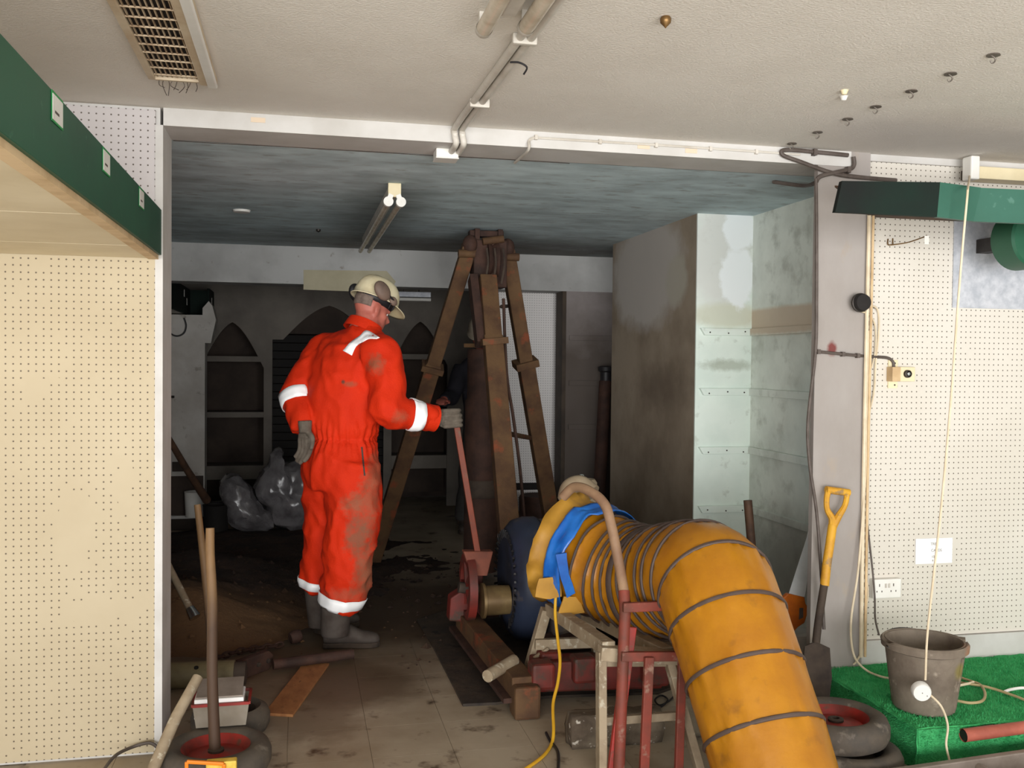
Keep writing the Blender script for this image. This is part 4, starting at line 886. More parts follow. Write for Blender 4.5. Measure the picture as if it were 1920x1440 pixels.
# ------------------------------------------------------------------ yellow flexible duct
M('duct_yellow', sr(178, 118, 16), sr(162, 102, 14), rough=.38, scale=5, c3=sr(140, 90, 24), s3=9, t3=(.60, .74), spec=.5, bump=.12, bscale=26)
M('duct_old', sr(184, 136, 48), sr(160, 114, 38), rough=.55, scale=6, c3=sr(150, 112, 62), s3=8, t3=(.56, .70))
M('duct_hoop', sr(84, 70, 64), sr(72, 58, 52), rough=.6, scale=10)
M('tarp_blue', sr(36, 110, 196), sr(24, 84, 168), rough=.3, scale=9, coat=.3)
CT = [at(1056, 1026, Y=4.10), at(1092, 1042, Y=4.02), at(1140, 1064, Y=3.90), at(1190, 1083, Y=3.77), at(1240, 1092, Y=3.60), at(1290, 1084, Y=3.40), at(1332, 1092, Y=3.24), at(1358, 1148, Y=3.11), at(1392, 1252, Y=2.97), at(1428, 1365, Y=2.84), at(1456, 1455, Y=2.75), at(1478, 1530, Y=2.68)]
PTH = spline(CT, 14); FR = frames(PTH); NP = len(PTH)
L = [0]
for a, b in zip(PTH, PTH[1:]): L.append(L[-1]+(b-a).length)
L = np.array(L)
def path_at(s):
    i = int(np.clip(np.searchsorted(L, s)-1, 0, NP-2)); k = (s-L[i])/(L[i+1]-L[i])
    t = FR[i][0].lerp(FR[i+1][0], k).normalized(); sd_ = FR[i][1].lerp(FR[i+1][1], k).normalized()
    return PTH[i].lerp(PTH[i+1], k), t, sd_, sd_.cross(t)
sb_ = L[14*5]     # arc length where the bend starts
hoops = list(np.linspace(L[14]+.05, sb_-.02, 9))
s_ = sb_+.03
for g in (.075, .105, .15): hoops.append(s_); s_ += g
while s_ < L[-1]: hoops.append(s_); s_ += .195
hoops = np.array(hoops)
DR = .207
dt = thing('flexible_duct', 'yellow flexible ventilation duct with black hoops bending down to the floor', 'duct', (PTH[-1].x, PTH[-1].y, 0))
s0_ = L[14]-.02
NS, NA = 300, 72
bm = new(); rings = []
for i in range(NS+1):
    s = s0_+(L[-1]-s0_)*i/NS; p, t, a_, b_ = path_at(s)
    j = int(np.clip(np.searchsorted(hoops, s), 1, len(hoops)-1)); h0, h1 = hoops[j-1], hoops[j]
    u = np.clip((s-h0)/(h1-h0), 0, 1); gap = h1-h0
    ring = []
    for k in range(NA):
        an = 2*PI*k/NA
        wr = noise.noise(V((an*4.5, s*5, 0)))*.5+(1-2.4*abs(noise.noise(V((an*9, s*3.5+an*.7, 5)))))*.6
        edge = abs(u-.5)*2
        r = DR*(.985+.016*math.sin(PI*u))*(1.03 if s < sb_-.05 else 1) + (.0105*wr*edge**2 + .0040*wr)*min(1, gap/.12) + .003*noise.noise(V((math.cos(an)*3, math.sin(an)*3, s*5)))
        if s < sb_: r += -.010*math.sin(PI*u)
        r *= float(np.interp(s, [sb_, L[-1]], [1.03, .91]))
        q = p+(a_*math.cos(an)+b_*math.sin(an))*r
        q.z = max(q.z, .006)
        ring.append(bm.verts.new(q))
    rings.append(ring)
skin(bm, rings, True)
obj('duct_skin', bm, MATS['duct_yellow'], dt, smooth=True, auto=180)
for n_, s in enumerate(hoops):
    p, t, a_, b_ = path_at(s); wdt = .0075 if s > sb_ else .006
    if n_ in (5,): wdt = .020
    bm = new(); rings = []
    rr = (DR*(1.0 if s > sb_-.05 else 1.03)+.004)*float(np.interp(s, [sb_, L[-1]], [1.03, .91]))
    if s > L[-1]-.02: continue
    for k in range(64):
        an = 2*PI*k/64; d = a_*math.cos(an)+b_*math.sin(an)
        wv = t*(.012*noise.noise(V((d.x*2, d.y*2, s*7))) if s < sb_ else 0)
        ring = []
        for m_ in range(8):
            c = 2*PI*m_/8; q = p+wv+d*(rr+.006*math.cos(c))+t*(wdt*math.sin(c)); q.z = max(q.z, .004)
            ring.append(bm.verts.new(q))
        rings.append(ring)
    skin(bm, rings, False, True)
    obj('hoop', bm, MATS['duct_hoop'], dt, smooth=True)
# ragged collar at the engine
bm = new(); rings = []
for i, (s, r) in enumerate(((L[0]+.0, .258), (L[0]+.02, .242), (L[0]+.04, .235), (L[0]+.08, .230), (L[0]+.12, .228), (L[14]+.03, .230), (L[14]+.05, .224))):
    p, t, a_, b_ = path_at(s); ring = []
    for k in range(64):
        an = 2*PI*k/64; rg_ = .020*noise.noise(V((math.cos(an)*6, math.sin(an)*6, 3.3)))*(1 if i in (0, 1) else .25)
        ring.append(bm.verts.new(p+(a_*math.cos(an)+b_*math.sin(an))*(r+rg_)+t*(rg_*1.2 if i == 0 else 0)))
    rings.append(ring)
skin(bm, rings, False)
co_ = obj('collar', bm, MATS['duct_old'], dt, smooth=True, auto=180); sm_ = co_.modifiers.new('s', 'SOLIDIFY'); sm_.thickness = .004
def flap(name, pts, m):
    bm = prism(new(), pts, (0, -.008, 0)); bmesh.ops.subdivide_edges(bm, edges=bm.edges[:], cuts=3, use_grid_fill=True)
    for v in bm.verts: v.co += V((.004*noise.noise(v.co*18), .006*noise.noise(v.co*14), .004*noise.noise(v.co*17)))
    return obj(name, bm, MATS[m], dt, smooth=True)
flap('collar_flap', [at(x, y, Y=3.86) for x, y in ((1010, 1085), (1002, 1118), (1030, 1122), (1052, 1118), (1050, 1080))], 'duct_old')
flap('collar_flap', [at(x, y, Y=3.82) for x, y in ((1056, 1118), (1047, 1148), (1075, 1152), (1096, 1147), (1085, 1118))], 'duct_old')
# blue sheet wrapped round the joint
bm = new(); rings = []
for i in range(9):
    s = L[14]-.02+.115*i/8; ring = []
    for k in range(60):
        u = k/59; an0 = 0
        p, t, a_, b_ = path_at(s+.05*noise.noise(V((u*5, 0, 1)))+(.03 if u > .55 else 0))
        an = -.95+3.9*u
        # angle measured from 'down-left' round over the top
        ring.append((p, t, a_, b_, an, u))
    rings.append(ring)
vr = []
for i, ring in enumerate(rings):
    row = []
    for (p, t, a_, b_, an, u) in ring:
        up_ = V((0, 0, 1)); up_ = (up_-t*up_.dot(t)).normalized(); lf = up_.cross(t).normalized()
        if lf.x > 0: lf = -lf
        d = lf*math.cos(an)+up_*math.sin(an)
        r = .238+.010+.010*noise.noise(V((u*9, i*.5, 2)))+.006*abs(noise.noise(V((u*22, i*.9, 7))))
        row.append(bm.verts.new(p+d*r))
    vr.append(row)
for a, b in zip(vr, vr[1:]):
    for k in range(59): bm.faces.new((a[k], a[k+1], b[k+1], b[k]))
bo = obj('blue_sheet', bm, MATS['tarp_blue'], dt, smooth=True, auto=180); sm_ = bo.modifiers.new('s', 'SOLIDIFY'); sm_.thickness = .004
flap('blue_tail', [at(x, y, Y=3.80) for x, y in ((1041, 1040), (1062, 1036), (1066, 1075), (1078, 1112), (1062, 1120), (1052, 1085))], 'tarp_blue')

# ------------------------------------------------------------------ trestle
ts = thing('wooden_trestle', 'pale weathered wooden trestle propping up the yellow duct', 'trestle', (1.1, 3.6, 0))
def tb_(name, p, q, w, h, up=(0, 1, 0)): return obj(name, beam(new(), p, q, w, h, up), MATS['wood_trestle'], ts, bev=.003)
n0, n1 = at(1127, 1222, Y=3.30), at(1128, 1449, Z=0)
n2, n3 = at(1252, 1232, Y=3.30), at(1313, 1449, Z=0)
f0, f1 = at(1024, 1142, Y=4.02), at(980, 1296, Z=0)
f2, f3 = at(1098, 1150, Y=4.02), at(1142, 1292, Z=0)
for p, q in ((n0, n1), (n2, n3)): tb_('leg', p, q, .030, .045)
for p, q in ((f0, f1), (f2, f3)): tb_('leg', p, q, .042, .045)
tb_('rung', at(1128, 1240, Y=3.30), at(1262, 1240, Y=3.30), .022, .035, (0, 0, 1)); tb_('rung', at(1130, 1352, Y=3.27), at(1290, 1340, Y=3.27), .022, .030, (0, 0, 1))
tb_('rung', at(1003, 1208, Y=4.02), at(1112, 1204, Y=4.02), .03, .045, (0, 0, 1)); tb_('brace', at(1000, 1235, Y=4.0), at(1028, 1215, Y=4.0), .012, .02)
tb_('top_rail', f0+V((.02, 0, .0)), n0+V((.03, 0, .01)), .05, .05, (0, 0, 1)); tb_('top_rail', f2+V((0, 0, .0)), n2+V((0, 0, .01)), .05, .05, (0, 0, 1))
tb_('top_board', n0+V((-.01, -.01, .0)), n2+V((.05, -.01, .0)), .05, .05, (0, 0, 1))

# ------------------------------------------------------------------ red sack truck
tr = thing('sack_truck', 'rusty red tubular sack truck standing in front of the trestle', 'hand truck', (1.2, 3.2, 0))
Yt = 3.2
obj('handle_tube', tube(new(), spline([at(1056, 932, Y=3.62), at(1075, 914, Y=3.58), at(1100, 918, Y=3.5), at(1132, 943, Y=3.42), at(1146, 985, Y=3.38), at(1161, 1060, Y=3.33), at(1170, 1110, Y=3.29)], 8), .019, 12), MATS['tank_rust'] if 'tank_rust' in MATS else M('tank_rust', sr(150, 120, 92), sr(126, 96, 74), rough=.6, scale=8), tr, smooth=True)
obj('upright', tube(new(), [at(1170, 1108, Y=3.29), at(1172, 1150, Y=3.26), at(1166, 1300, Y=3.22), at(1160, 1452, Z=.01)], .021, 12), MATS['red_rust'], tr, smooth=True)
obj('upright', beam(new(), at(1183, 1175, Y=3.25), at(1148, 1455, Z=0), .040, .02, (0, 1, 0)), MATS['red_paint'], tr, bev=.003)
obj('upright', beam(new(), at(1217, 1232, Y=Yt), at(1207, 1456, Z=0), .034, .02, (0, 1, 0)), MATS['red_rust'], tr, bev=.003)
obj('upright', beam(new(), at(1282, 1150, Y=Yt+.02), at(1272, 1456, Z=0), .030, .02, (0, 1, 0)), MATS['red_rust'], tr, bev=.003)
obj('cross_bar', beam(new(), at(1168, 1139, Y=3.24), at(1292, 1134, Y=3.24), .02, .034), MATS['red_rust'], tr, bev=.003)
obj('cross_bar', beam(new(), at(1165, 1231, Y=3.22), at(1288, 1230, Y=3.22), .02, .034), MATS['red_rust'], tr, bev=.003)
obj('toe_plate', box(new(), at(1150, 1452, Z=0).x, at(1290, 1452, Z=0).x, 2.98, 3.2, 0, .006), MATS['red_rust'], tr)

# ------------------------------------------------------------------ small floor things
bm = box(new(), 0, 1, 0, 1, 0, 1)
bmesh.ops.subdivide_edges(bm, edges=bm.edges[:], cuts=7, use_grid_fill=True)
g0, g1 = at(1062, 1395, Z=0), at(1250, 1397, Z=0)
for v in bm.verts:
    x = g0.x+v.co.x*(g1.x-g0.x); y = min(g0.y, g1.y)+v.co.y*.13; z = v.co.z*.12
    c = V((v.co.x-.5, v.co.y-.5, v.co.z-.5))
    v.co = V((x, y, max(0, z)))+V((-c.x*.02*abs(c.z), -c.y*.05*abs(c.z)*2, 0))+V((noise.noise(V((x, y, z))*12), noise.noise(V((x, y, z))*12+V((5, 0, 0))), abs(noise.noise(V((x, y, z))*11))))*.012
    v.co.z = max(0, v.co.z)
M('concrete_dirty', sr(112, 100, 84), sr(78, 66, 54), rough=.9, scale=8, c3=sr(186, 178, 166), s3=26, t3=(.60, .66), bump=.5, bscale=40)
tag(obj('concrete_lump', bm, MATS['concrete_dirty'], smooth=True, auto=180), 'long dirty lump of broken concrete under the trestle', 'rubble')
M('cable_yellow', sr(226, 176, 44), sr(206, 152, 36), rough=.45)
tag(obj('yellow_cable', cable(new(), [at(1043, 1100, Y=3.88), at(1041, 1150, Y=3.85), at(1046, 1200, Y=3.8), at(1050, 1240, Y=3.75), at(1046, 1280, Y=3.7), at(1037, 1320, Y=3.65), at(1038, 1370, Y=3.55), at(1034, 1395, Z=.008), at(1018, 1418, Z=.007), at(985, 1442, Z=.007), at(950, 1462, Z=.007)], .0065, 8), MATS['cable_yellow'], smooth=True), 'yellow cable dropping from the duct collar to the floor', 'cable')
tag(obj('black_lead', cable(new(), [at(x, y, Z=.006) for x, y in ((1024, 1374), (1031, 1388), (1046, 1410), (1046, 1450))], .006, 6), MATS['cable_black'], smooth=True), 'short black lead crossing the yellow cable on the floor', 'lead')
tag(obj('black_wire_coil', cable(new(), [at(x, y, Z=.008) for x, y in ((1190, 1340), (1215, 1336), (1240, 1325), (1252, 1312), (1240, 1304), (1228, 1312), (1236, 1322), (1252, 1316), (1264, 1305))], .004, 6), MATS['cable_black'], smooth=True), 'black wire coiled on the floor behind the sack truck', 'wire')
# khaki pipe and rods near the wheels
k0_, k1_ = at(300, 1268, Z=.055), at(440, 1262, Z=.055)
M('khaki', sr(128, 116, 84), sr(104, 92, 66), rough=.6, scale=9)
kp = thing('bailer_pipe', 'khaki-green steel pipe lying behind the tyres', 'pipe', V(((k0_.x+k1_.x)/2, (k0_.y+k1_.y)/2, 0)))
kd = (k1_-k0_).normalized()
obj('pipe_body', tube(new(), [k0_-kd*.15, k1_], .058, 24), MATS['khaki'], kp, smooth=True)
obj('socket_end', tube(new(), [k1_-kd*.002, k1_+kd*.05], .050, 24), MATS['mud_metal'], kp, smooth=True)
obj('hole_plug', lathe(new(), [(.001, .0), (.010, .0), (.010, .004)], at(368, 1252, Z=.11)+V((0, 0, -.001)), (0, -.5, 1), 10), MATS['black_void'], kp)
e0, e1 = at(452, 1258, Z=.045), at(505, 1238, Z=.045)
cv = thing('drill_clevis', 'rusty flat clevis link beside the khaki pipe', 'clevis', V((e0.x, e0.y, 0)))
dd = (e1-e0).normalized(); sd2 = V((-dd.y, dd.x, 0))
obj('link_plate', prism(new(), [e0+V((0, 0, -.045)), e1+V((0, 0, -.045)), e1+dd*.03+V((0, 0, -.02)), e1+dd*.03+V((0, 0, .02)), e1+V((0, 0, .045)), e0+V((0, 0, .045))], sd2*.04), MATS['rust_dark'], cv, bev=.006)
for q in (.6, .95): obj('rivet', lathe(new(), [(.001, .012), (.010, .010), (.012, 0)], e0.lerp(e1, q), -sd2, 12), MATS['mud_metal'], cv)
tag(obj('steel_rod', tube(new(), [at(512, 1246, Z=.038), at(662, 1226, Z=.038)], .024, 12), MATS['rust_dark'], smooth=True), 'dark steel rod lying on the floor beyond the plank', 'rod')
cn_ = thing('chain', 'rusty chain lying across the muddy floor', 'chain', at(480, 1215, Z=.01))
ca_, cb_ = at(412, 1232, Z=.02), at(535, 1205, Z=.02)
tor = new(); rings = []
for k in range(14):
    a = 2*PI*k/14; c = V((.024*math.cos(a), .013*math.sin(a), 0)); d = V((math.cos(a), math.sin(a), 0)); ring = []
    for m_ in range(6): b = 2*PI*m_/6; ring.append(tor.verts.new(c+d*(.006*math.cos(b))+V((0, 0, .006*math.sin(b)))))
    rings.append(ring)
skin(tor, rings, False, True); tme2 = bpy.data.meshes.new('chain_link'); tor.to_mesh(tme2); tor.free(); tme2.materials.append(MATS['rust_dark'])
nl = int((cb_-ca_).length/.034)
for k in range(nl):
    p = ca_.lerp(cb_, k/nl)+V((0, .02*math.sin(k*.5), .002)); o = kid('chain_link', tme2, None, cn_, p)
    o.rotation_euler = ((PI/2 if k % 2 else 0), 0, math.atan2(cb_.y-ca_.y, cb_.x-ca_.x))
obj('swivel', lathe(new(), [(.001, -.03), (.028, -.028), (.034, -.01), (.034, .01), (.028, .028), (.001, .03)], cb_+V((.05, .03, .02)), (1, .4, .2), 16), MATS['rust_dark'], cn_, smooth=True)
# clear tub with a red rim
tbp = at(417, 1350, Z=.108)
M('clear_plastic', sr(196, 186, 170), sr(176, 164, 146), rough=.25, trans=.55, scale=6)
tu = thing('plastic_tub', 'clear plastic tub with a red rim and papers, resting on a tyre', 'tub', tbp)
wq, dq, hq = .100, .075, .085
bm = new(); rr = []
for z, k in ((0, .88), (hq, 1.0)): rr.append([bm.verts.new(tbp+V((x*wq*k, y*dq*k, z))) for x, y in ((-1, -1), (1, -1), (1, 1), (-1, 1))])
skin(bm, rr, False); bm.faces.new(rr[0])
ob = obj('tub_body', bm, MATS['clear_plastic'], tu); sm_ = ob.modifiers.new('s', 'SOLIDIFY'); sm_.thickness = .002
bm = new(); 
for p, q in (((-1, -1), (1, -1)), ((1, -1), (1, 1)), ((1, 1), (-1, 1)), ((-1, 1), (-1, -1))): beam(bm, tbp+V((p[0]*wq, p[1]*dq, hq)), tbp+V((q[0]*wq, q[1]*dq, hq)), .010, .010)
obj('red_rim', bm, MATS['red_paint'], tu)
obj('papers', box(new(), tbp.x-wq*.95, tbp.x+wq*.80, tbp.y-dq*.85, tbp.y+dq*.85, tbp.z+.03, tbp.z+hq+.018), MATS['paper'], tu, bev=.003)
obj('steel_lid', prism(new(), [tbp+V((-wq*.9, -dq*.7, hq+.019)), tbp+V((wq*.75, -dq*.7, hq+.019)), tbp+V((wq*.75, dq*.9, hq+.05)), tbp+V((-wq*.9, dq*.9, hq+.05))], (0, 0, .004)), MATS['alu_dull'], tu)
# tool handles
hb_ = w1+V((-.005, .0, .06))
tag(obj('wooden_pole', tube(new(), spline([w1+V((0, 0, .004)), at(398, 1270, Y=w1.y+.01), at(398, 1130, Y=w1.y+.02), at(394, 1040, Y=w1.y+.03), at(394, 990, Y=w1.y+.04)], 6), [.021, .019, .018, .016, .015], 12), MATS['wood_handle'], smooth=True), 'upright round wooden tool handle stuck in the red tyre hub', 'tool handle')
tag(obj('wooden_pole', tube(new(), [at(370, 946, Y=4.25), at(383, 1060, Y=4.22), at(396, 1200, Y=4.2), V((at(400, 1330, Y=4.18).x, 4.18, .0))], [.014, .016, .018, .018], 12), MATS['wood_handle'], smooth=True), 'pale wooden handle leaning just behind the upright one', 'tool handle')
tag(obj('stick', tube(new(), [at(371, 1270, Y=3.62), at(330, 1345, Y=3.5), V((at(268, 1452, Y=3.36).x, 3.36, .012))], [.019, .020, .021], 12), MATS['wood_trestle'], smooth=True), 'pale stick leaning across the tyre against the pegboard corner', 'stick')
iron = thing('pry_bar', 'pale metal bar with a bright tip stuck in the spoil heap', 'bar', at(362, 1150, Y=5.0))
obj('bar', tube(new(), [at(300, 1030, Y=5.2), at(358, 1145, Y=4.95)], .018, 10), MATS['wood_trestle'], iron, smooth=True)
obj('tip', tube(new(), [at(356, 1140, Y=4.955), at(366, 1158, Y=4.93)], [.022, .030], 10), MATS['steel_bright'], iron, smooth=True)
tag(obj('floor_cable', cable(new(), [at(190, 1450, Y=3.4), at(215, 1418, Y=3.55), at(245, 1402, Y=3.66), at(280, 1393, Y=3.67), at(298, 1404, Y=3.66)], .006, 6), MATS['cable_grey'], smooth=True), 'grey cable curling out at the foot of the cream pegboard', 'cable')
# orange framed tool at the bottom edge
ot = at(398, 1434, Z=.0); 
M('tool_orange', sr(226, 126, 24), rough=.4); M('tool_yellow', sr(222, 190, 80), sr(200, 160, 50), rough=.5, scale=30)
og = thing('tool_case', 'orange and yellow tool case corner at the bottom edge before the tyre', 'tool case', V((w1.x+.02, w1.y-.26, 0)))
a0, a1 = at(350, 1428, Y=w1.y-.23), at(420, 1432, Y=w1.y-.23)
zt_ = a0.z
fr_ = new(); beam(fr_, a0, a1, .012, .012); beam(fr_, a0, V((a0.x, a0.y, .0)), .012, .012, (0, 1, 0)); beam(fr_, a1, V((a1.x, a1.y, .0)), .012, .012, (0, 1, 0)); beam(fr_, V((a0.x, a0.y, .006)), V((a1.x, a1.y, .006)), .012, .012)
obj('frame', fr_, MATS['tool_orange'], og, bev=.003)
obj('body', box(new(), a0.x+.06, a1.x+.04, a0.y+.004, a0.y+.04, .0, zt_-.012), MATS['tool_yellow'], og, bev=.004)
# plastic bags
def bag(label, pts, Y, dep, seed):
    c = [at(x, y, Y=Y) for x, y in pts]; bm = new(); rings = []
    cz = sum((p for p in c), V((0, 0, 0)))/len(c)
    for k, (yy, s) in enumerate(((-.5, .55), (-.38, .85), (-.15, 1.0), (.1, 1.0), (.35, .85), (.5, .5))):
        rings.append([bm.verts.new(cz+(p-cz)*s+V((0, yy*dep, 0))) for p in c])
    skin(bm, rings); bmesh.ops.poke(bm, faces=[f for f in bm.faces if len(f.verts) > 4]); bmesh.ops.subdivide_edges(bm, edges=bm.edges[:], cuts=3, use_grid_fill=True, smooth=.6)
    for v in bm.verts:
        v.co += V((noise.noise(v.co*9+V((seed, 0, 0))), noise.noise(v.co*9+V((0, seed, 0))), noise.noise(v.co*9+V((0, 0, seed)))))*.030+V((noise.noise(v.co*24), noise.noise(v.co*24+V((3, 0, 0))), noise.noise(v.co*24+V((0, 3, 0)))))*.012
        v.co.z = max(v.co.z, .012)
    o = obj('plastic_bag', bm, MATS['bag_plastic'], smooth=True, auto=25); tag(o, label, 'plastic bag', 'plastic bags at the back')
M('bag_plastic', sr(134, 130, 132), sr(100, 96, 98), rough=.22, scale=9, spec=.6, trans=.15)
bag('crumpled clear plastic bag slumped beside the dark bin', ((412, 905), (440, 888), (462, 905), (485, 945), (512, 985), (470, 992), (436, 985), (418, 940)), 8.0, .35, 3)
bag('larger clear plastic sack behind the orange worker', ((478, 915), (505, 868), (526, 840), (530, 866), (560, 866), (590, 880), (600, 950), (590, 985), (520, 985), (495, 950)), 8.15, .5, 9)
# dark bin + pole, white container, wire loop, dark bar
bn0 = at(405, 985, Y=7.9)
tag(obj('rubble_bin', lathe(new(), [(.001, 0), (.085, 0), (.10, .30), (.105, .31), (.09, .31), (.08, .02), (.001, .02)], V((bn0.x, 7.9, 0)), (0, 0, 1), 20), MATS['black_void'], smooth=True), 'dark bin on the spoil at the back left', 'bin')
tag(obj('pick_handle', tube(new(), [at(312, 815, Y=7.2), at(350, 880, Y=7.5), at(388, 938, Y=7.85)], [.022, .026, .034], 10), MATS['wood_dark'], smooth=True), 'long dark pole slanting down into the bin', 'pole')
wc = at(366, 968, Y=8.45)
tag(obj('white_tub', lathe(new(), [(.001, 0), (.078, 0), (.088, .20), (.09, .21), (.082, .21), (.074, .01), (.001, .01)], V((wc.x, 8.45, max(0, wc.z))), (0, 0, 1), 24), MATS['plastic_white'], smooth=True), 'small white tub against the back pier', 'tub')
tag(obj('wire_loop', tube(new(), spline([at(x, y, Y=8.575) for x, y in ((310, 590), (311, 608), (320, 625), (333, 630), (345, 624), (349, 610), (345, 596))], 6), .007, 6), MATS['cable_black'], smooth=True), 'black wire loop hanging on the back pier', 'wire')
tag(obj('pipe_stub', tube(new(), [at(309, 744, Y=8.59), at(327, 744, Y=8.59)], .011, 8), MATS['steel_dark'], smooth=True), 'short pipe stub on the back pier', 'pipe')
# sledge-like post in the second alcove
sp_ = thing('rammer', 'dark long-handled rammer standing in the far right alcove', 'rammer', at(1122, 1010, Y=7.1))
obj('shaft', tube(new(), [at(1135, 715, Y=7.15), V((at(1118, 1000, Y=7.0).x, 7.0, 0))], .05, 12), MATS['rust_dark'], sp_, smooth=True)
obj('head', lathe(new(), [(.001, 0), (.045, .0), (.045, .10), (.06, .11), (.065, .14), (.04, .15), (.001, .15)], at(1136, 722, Y=7.15), (0, 0, 1), 16), MATS['cable_black'], sp_, smooth=True)
# dark barrel behind the right leg
tag(obj('oil_drum', lathe(new(), [(.001, 0), (.16, 0), (.16, .38), (.15, .40), (.001, .40)], V((at(1010, 950, Y=7.42).x, 7.42, 0)), (0, 0, 1), 28), MATS['rust_dark'], smooth=True), 'dark drum standing behind the right tripod leg', 'drum')

# ------------------------------------------------------------------ people
def limb(bm, pts, rad, n=18, sub=6):
    return tube(bm, spline(pts, sub), rad, n)
def blob(bm, c, rx, ry, rz, ax=None):
    """ellipsoid with axes ax=(x,y,z vectors)"""
    rot = None
    if ax: rot = Matrix((V(ax[0]).normalized(), V(ax[1]).normalized(), V(ax[2]).normalized())).transposed()
    return ell(bm, c, rx, ry, rz, rot, 20, 14)
def wrinkle(me, fn):
    me.calc_loop_triangles()
    nr = [v.normal.copy() for v in me.vertices]
    for v, n in zip(me.vertices, nr): v.co += n*fn(v.co)
def place(name, me, mat, parent, smooth=True, auto=180):
    o = root_loc(parent)
    for v in me.vertices: v.co -= o
    return meshobj(name, me, mat, parent, None, smooth, auto=auto)
def grip_hand(bm, b, d, a, wrist, rb=.014, fr=.0105):
    d, a = V(d).normalized(), V(a).normalized(); n = d.cross(a).normalized(); R = rb+fr
    for i in range(4):
        c = V(b)+d*((i-1.5)*.0250); k = (1, 1.06, 1.02, .9)[i]
        pts = [c+a*(math.cos(t)*R*k)+n*(math.sin(t)*R*k) for t in (2.55, 1.9, 1.2, .5, -.2, -.9)]
        pts = [c-a*.062+n*.020, c-a*.046+n*.034]+pts[1:]
        tube(bm, spline(pts, 3), [fr*1.15, fr*1.1, fr, fr*.95, fr*.85], 10)
    c = V(b)-d*.036
    tube(bm, spline([V(b)-a*.075-d*.02-n*.008, c-a*.045-n*.022, c-a*.012-n*(R+.002), c+a*.018-n*(R-.004), c+a*.03-n*.006], 3), [.016, .014, .012, .011, .010], 10)
    blob(bm, V(b)-a*.062+n*.006, .046, .036, .020, (d, a, n))
    tube(bm, [V(b)-a*.06, V(wrist)], [.031, .034, .040], 14)
def relaxed_hand(bm, wr, dn, palm, side, fr=.0105):
    """dn: towards the fingertips, palm: direction the fingers curl, side: towards the thumb"""
    dn, palm, side = V(dn).normalized(), V(palm).normalized(), V(side).normalized()
    blob(bm, V(wr)+dn*.052, .052, .042, .021, (dn, side, palm))
    tube(bm, [V(wr)-dn*.03, V(wr)+dn*.03], [.036, .030], 14)
    for i, ln in enumerate((.074, .084, .078, .060)):
        s = V(wr)+dn*.088+side*((1.5-i)*.0205)
        p1 = s+dn*ln*.42+palm*ln*.10; p2 = p1+dn*ln*.28+palm*ln*.24; p3 = p2+dn*ln*.12+palm*ln*.26
        tube(bm, spline([s-dn*.03, s, p1, p2, p3], 3), [fr*1.15, fr*1.1, fr, fr*.95, fr*.85], 10)
    t0 = V(wr)+dn*.030+side*.030
    tube(bm, spline([t0-side*.01, t0+dn*.018+side*.020+palm*.008, t0+dn*.045+side*.030+palm*.018, t0+dn*.066+side*.030+palm*.026], 3), [.016, .014, .012, .010], 10)
def head_shape(bm, c, fc, up, s=1.0):
    """skull, jaw, nose, brow, lips, ears and neck root around centre c, facing fc"""
    fc, up = V(fc).normalized(), V(up).normalized(); rt = fc.cross(up).normalized()
    A = (fc, rt, up)
    blob(bm, V(c)+up*.03*s-fc*.008*s, .098*s, .078*s, .098*s, A)
    blob(bm, V(c)-up*.045*s+fc*.030*s, .066*s, .060*s, .072*s, A)
    blob(bm, V(c)-up*.092*s+fc*.066*s, .022*s, .028*s, .020*s, A)      # chin
    blob(bm, V(c)+up*.018*s+fc*.078*s, .020*s, .056*s, .014*s, A)      # brow
    tube(bm, [V(c)+up*.012*s+fc*.086*s, V(c)-up*.030*s+fc*.116*s], [.010*s, .017*s], 10)   # nose
    blob(bm, V(c)-up*.033*s+fc*.104*s, .014*s, .020*s, .010*s, A)
    for z in (-.060, -.072): blob(bm, V(c)+up*z*s+fc*.088*s, .012*s, .026*s, .0075*s, A)   # lips
    for k in (-1, 1):
        blob(bm, V(c)-fc*.012*s+rt*(.080*s*k)-up*.012*s, .020*s, .009*s, .033*s, (fc-rt*k*.3, rt, up))
        blob(bm, V(c)+fc*.048*s+rt*(.048*s*k)-up*.020*s, .026*s, .020*s, .022*s, A)        # cheek bones
def boot(parent, top, ankle, heel, toe, rt, mat, sole):
    fx = (V(toe)-V(heel)); fx.z = 0; ln = fx.length; fx.normalize(); sx = V((-fx.y, fx.x, 0)); h = V((heel[0], heel[1], 0))
    bm = new()
    tube(bm, spline([V(top), V(ankle)+V((0, 0, .03)), V(ankle)-V((0, 0, .03))], 4), [rt, rt*.92, rt*.86], 18)
    loft(bm, [(h+fx*(ln*u)+V((0, 0, z)), sx*wd, fx*0+V((0, 0, hh))) for u, z, wd, hh in ((.0, .055, .028, .035), (.08, .065, .040, .050), (.25, .075, .043, .062), (.45, .068, .045, .054), (.65, .052, .049, .038), (.85, .046, .046, .032), (.96, .042, .034, .026), (1.0, .040, .016, .014))], 18)
    ob = place('boot', remesh(bm, .010, 5), mat, parent)
    bs_ = new()
    out = [(0, .032), (.05, .040), (.3, .038), (.45, .036), (.65, .047), (.85, .046), (.96, .032), (1.0, .012)]
    pts = [h+fx*(ln*u)+sx*w_+V((0, 0, .004)) for u, w_ in out]+[h+fx*(ln*u)-sx*w_+V((0, 0, .004)) for u, w_ in out[::-1]]
    obj('sole', prism(bs_, pts, (0, 0, .026)), sole, ob, bev=.004)
    return ob
from mathutils.bvhtree import BVHTree
def bvh_of(me, off): return BVHTree.FromPolygons([v.co+off for v in me.vertices], [tuple(p.vertices) for p in me.polygons])
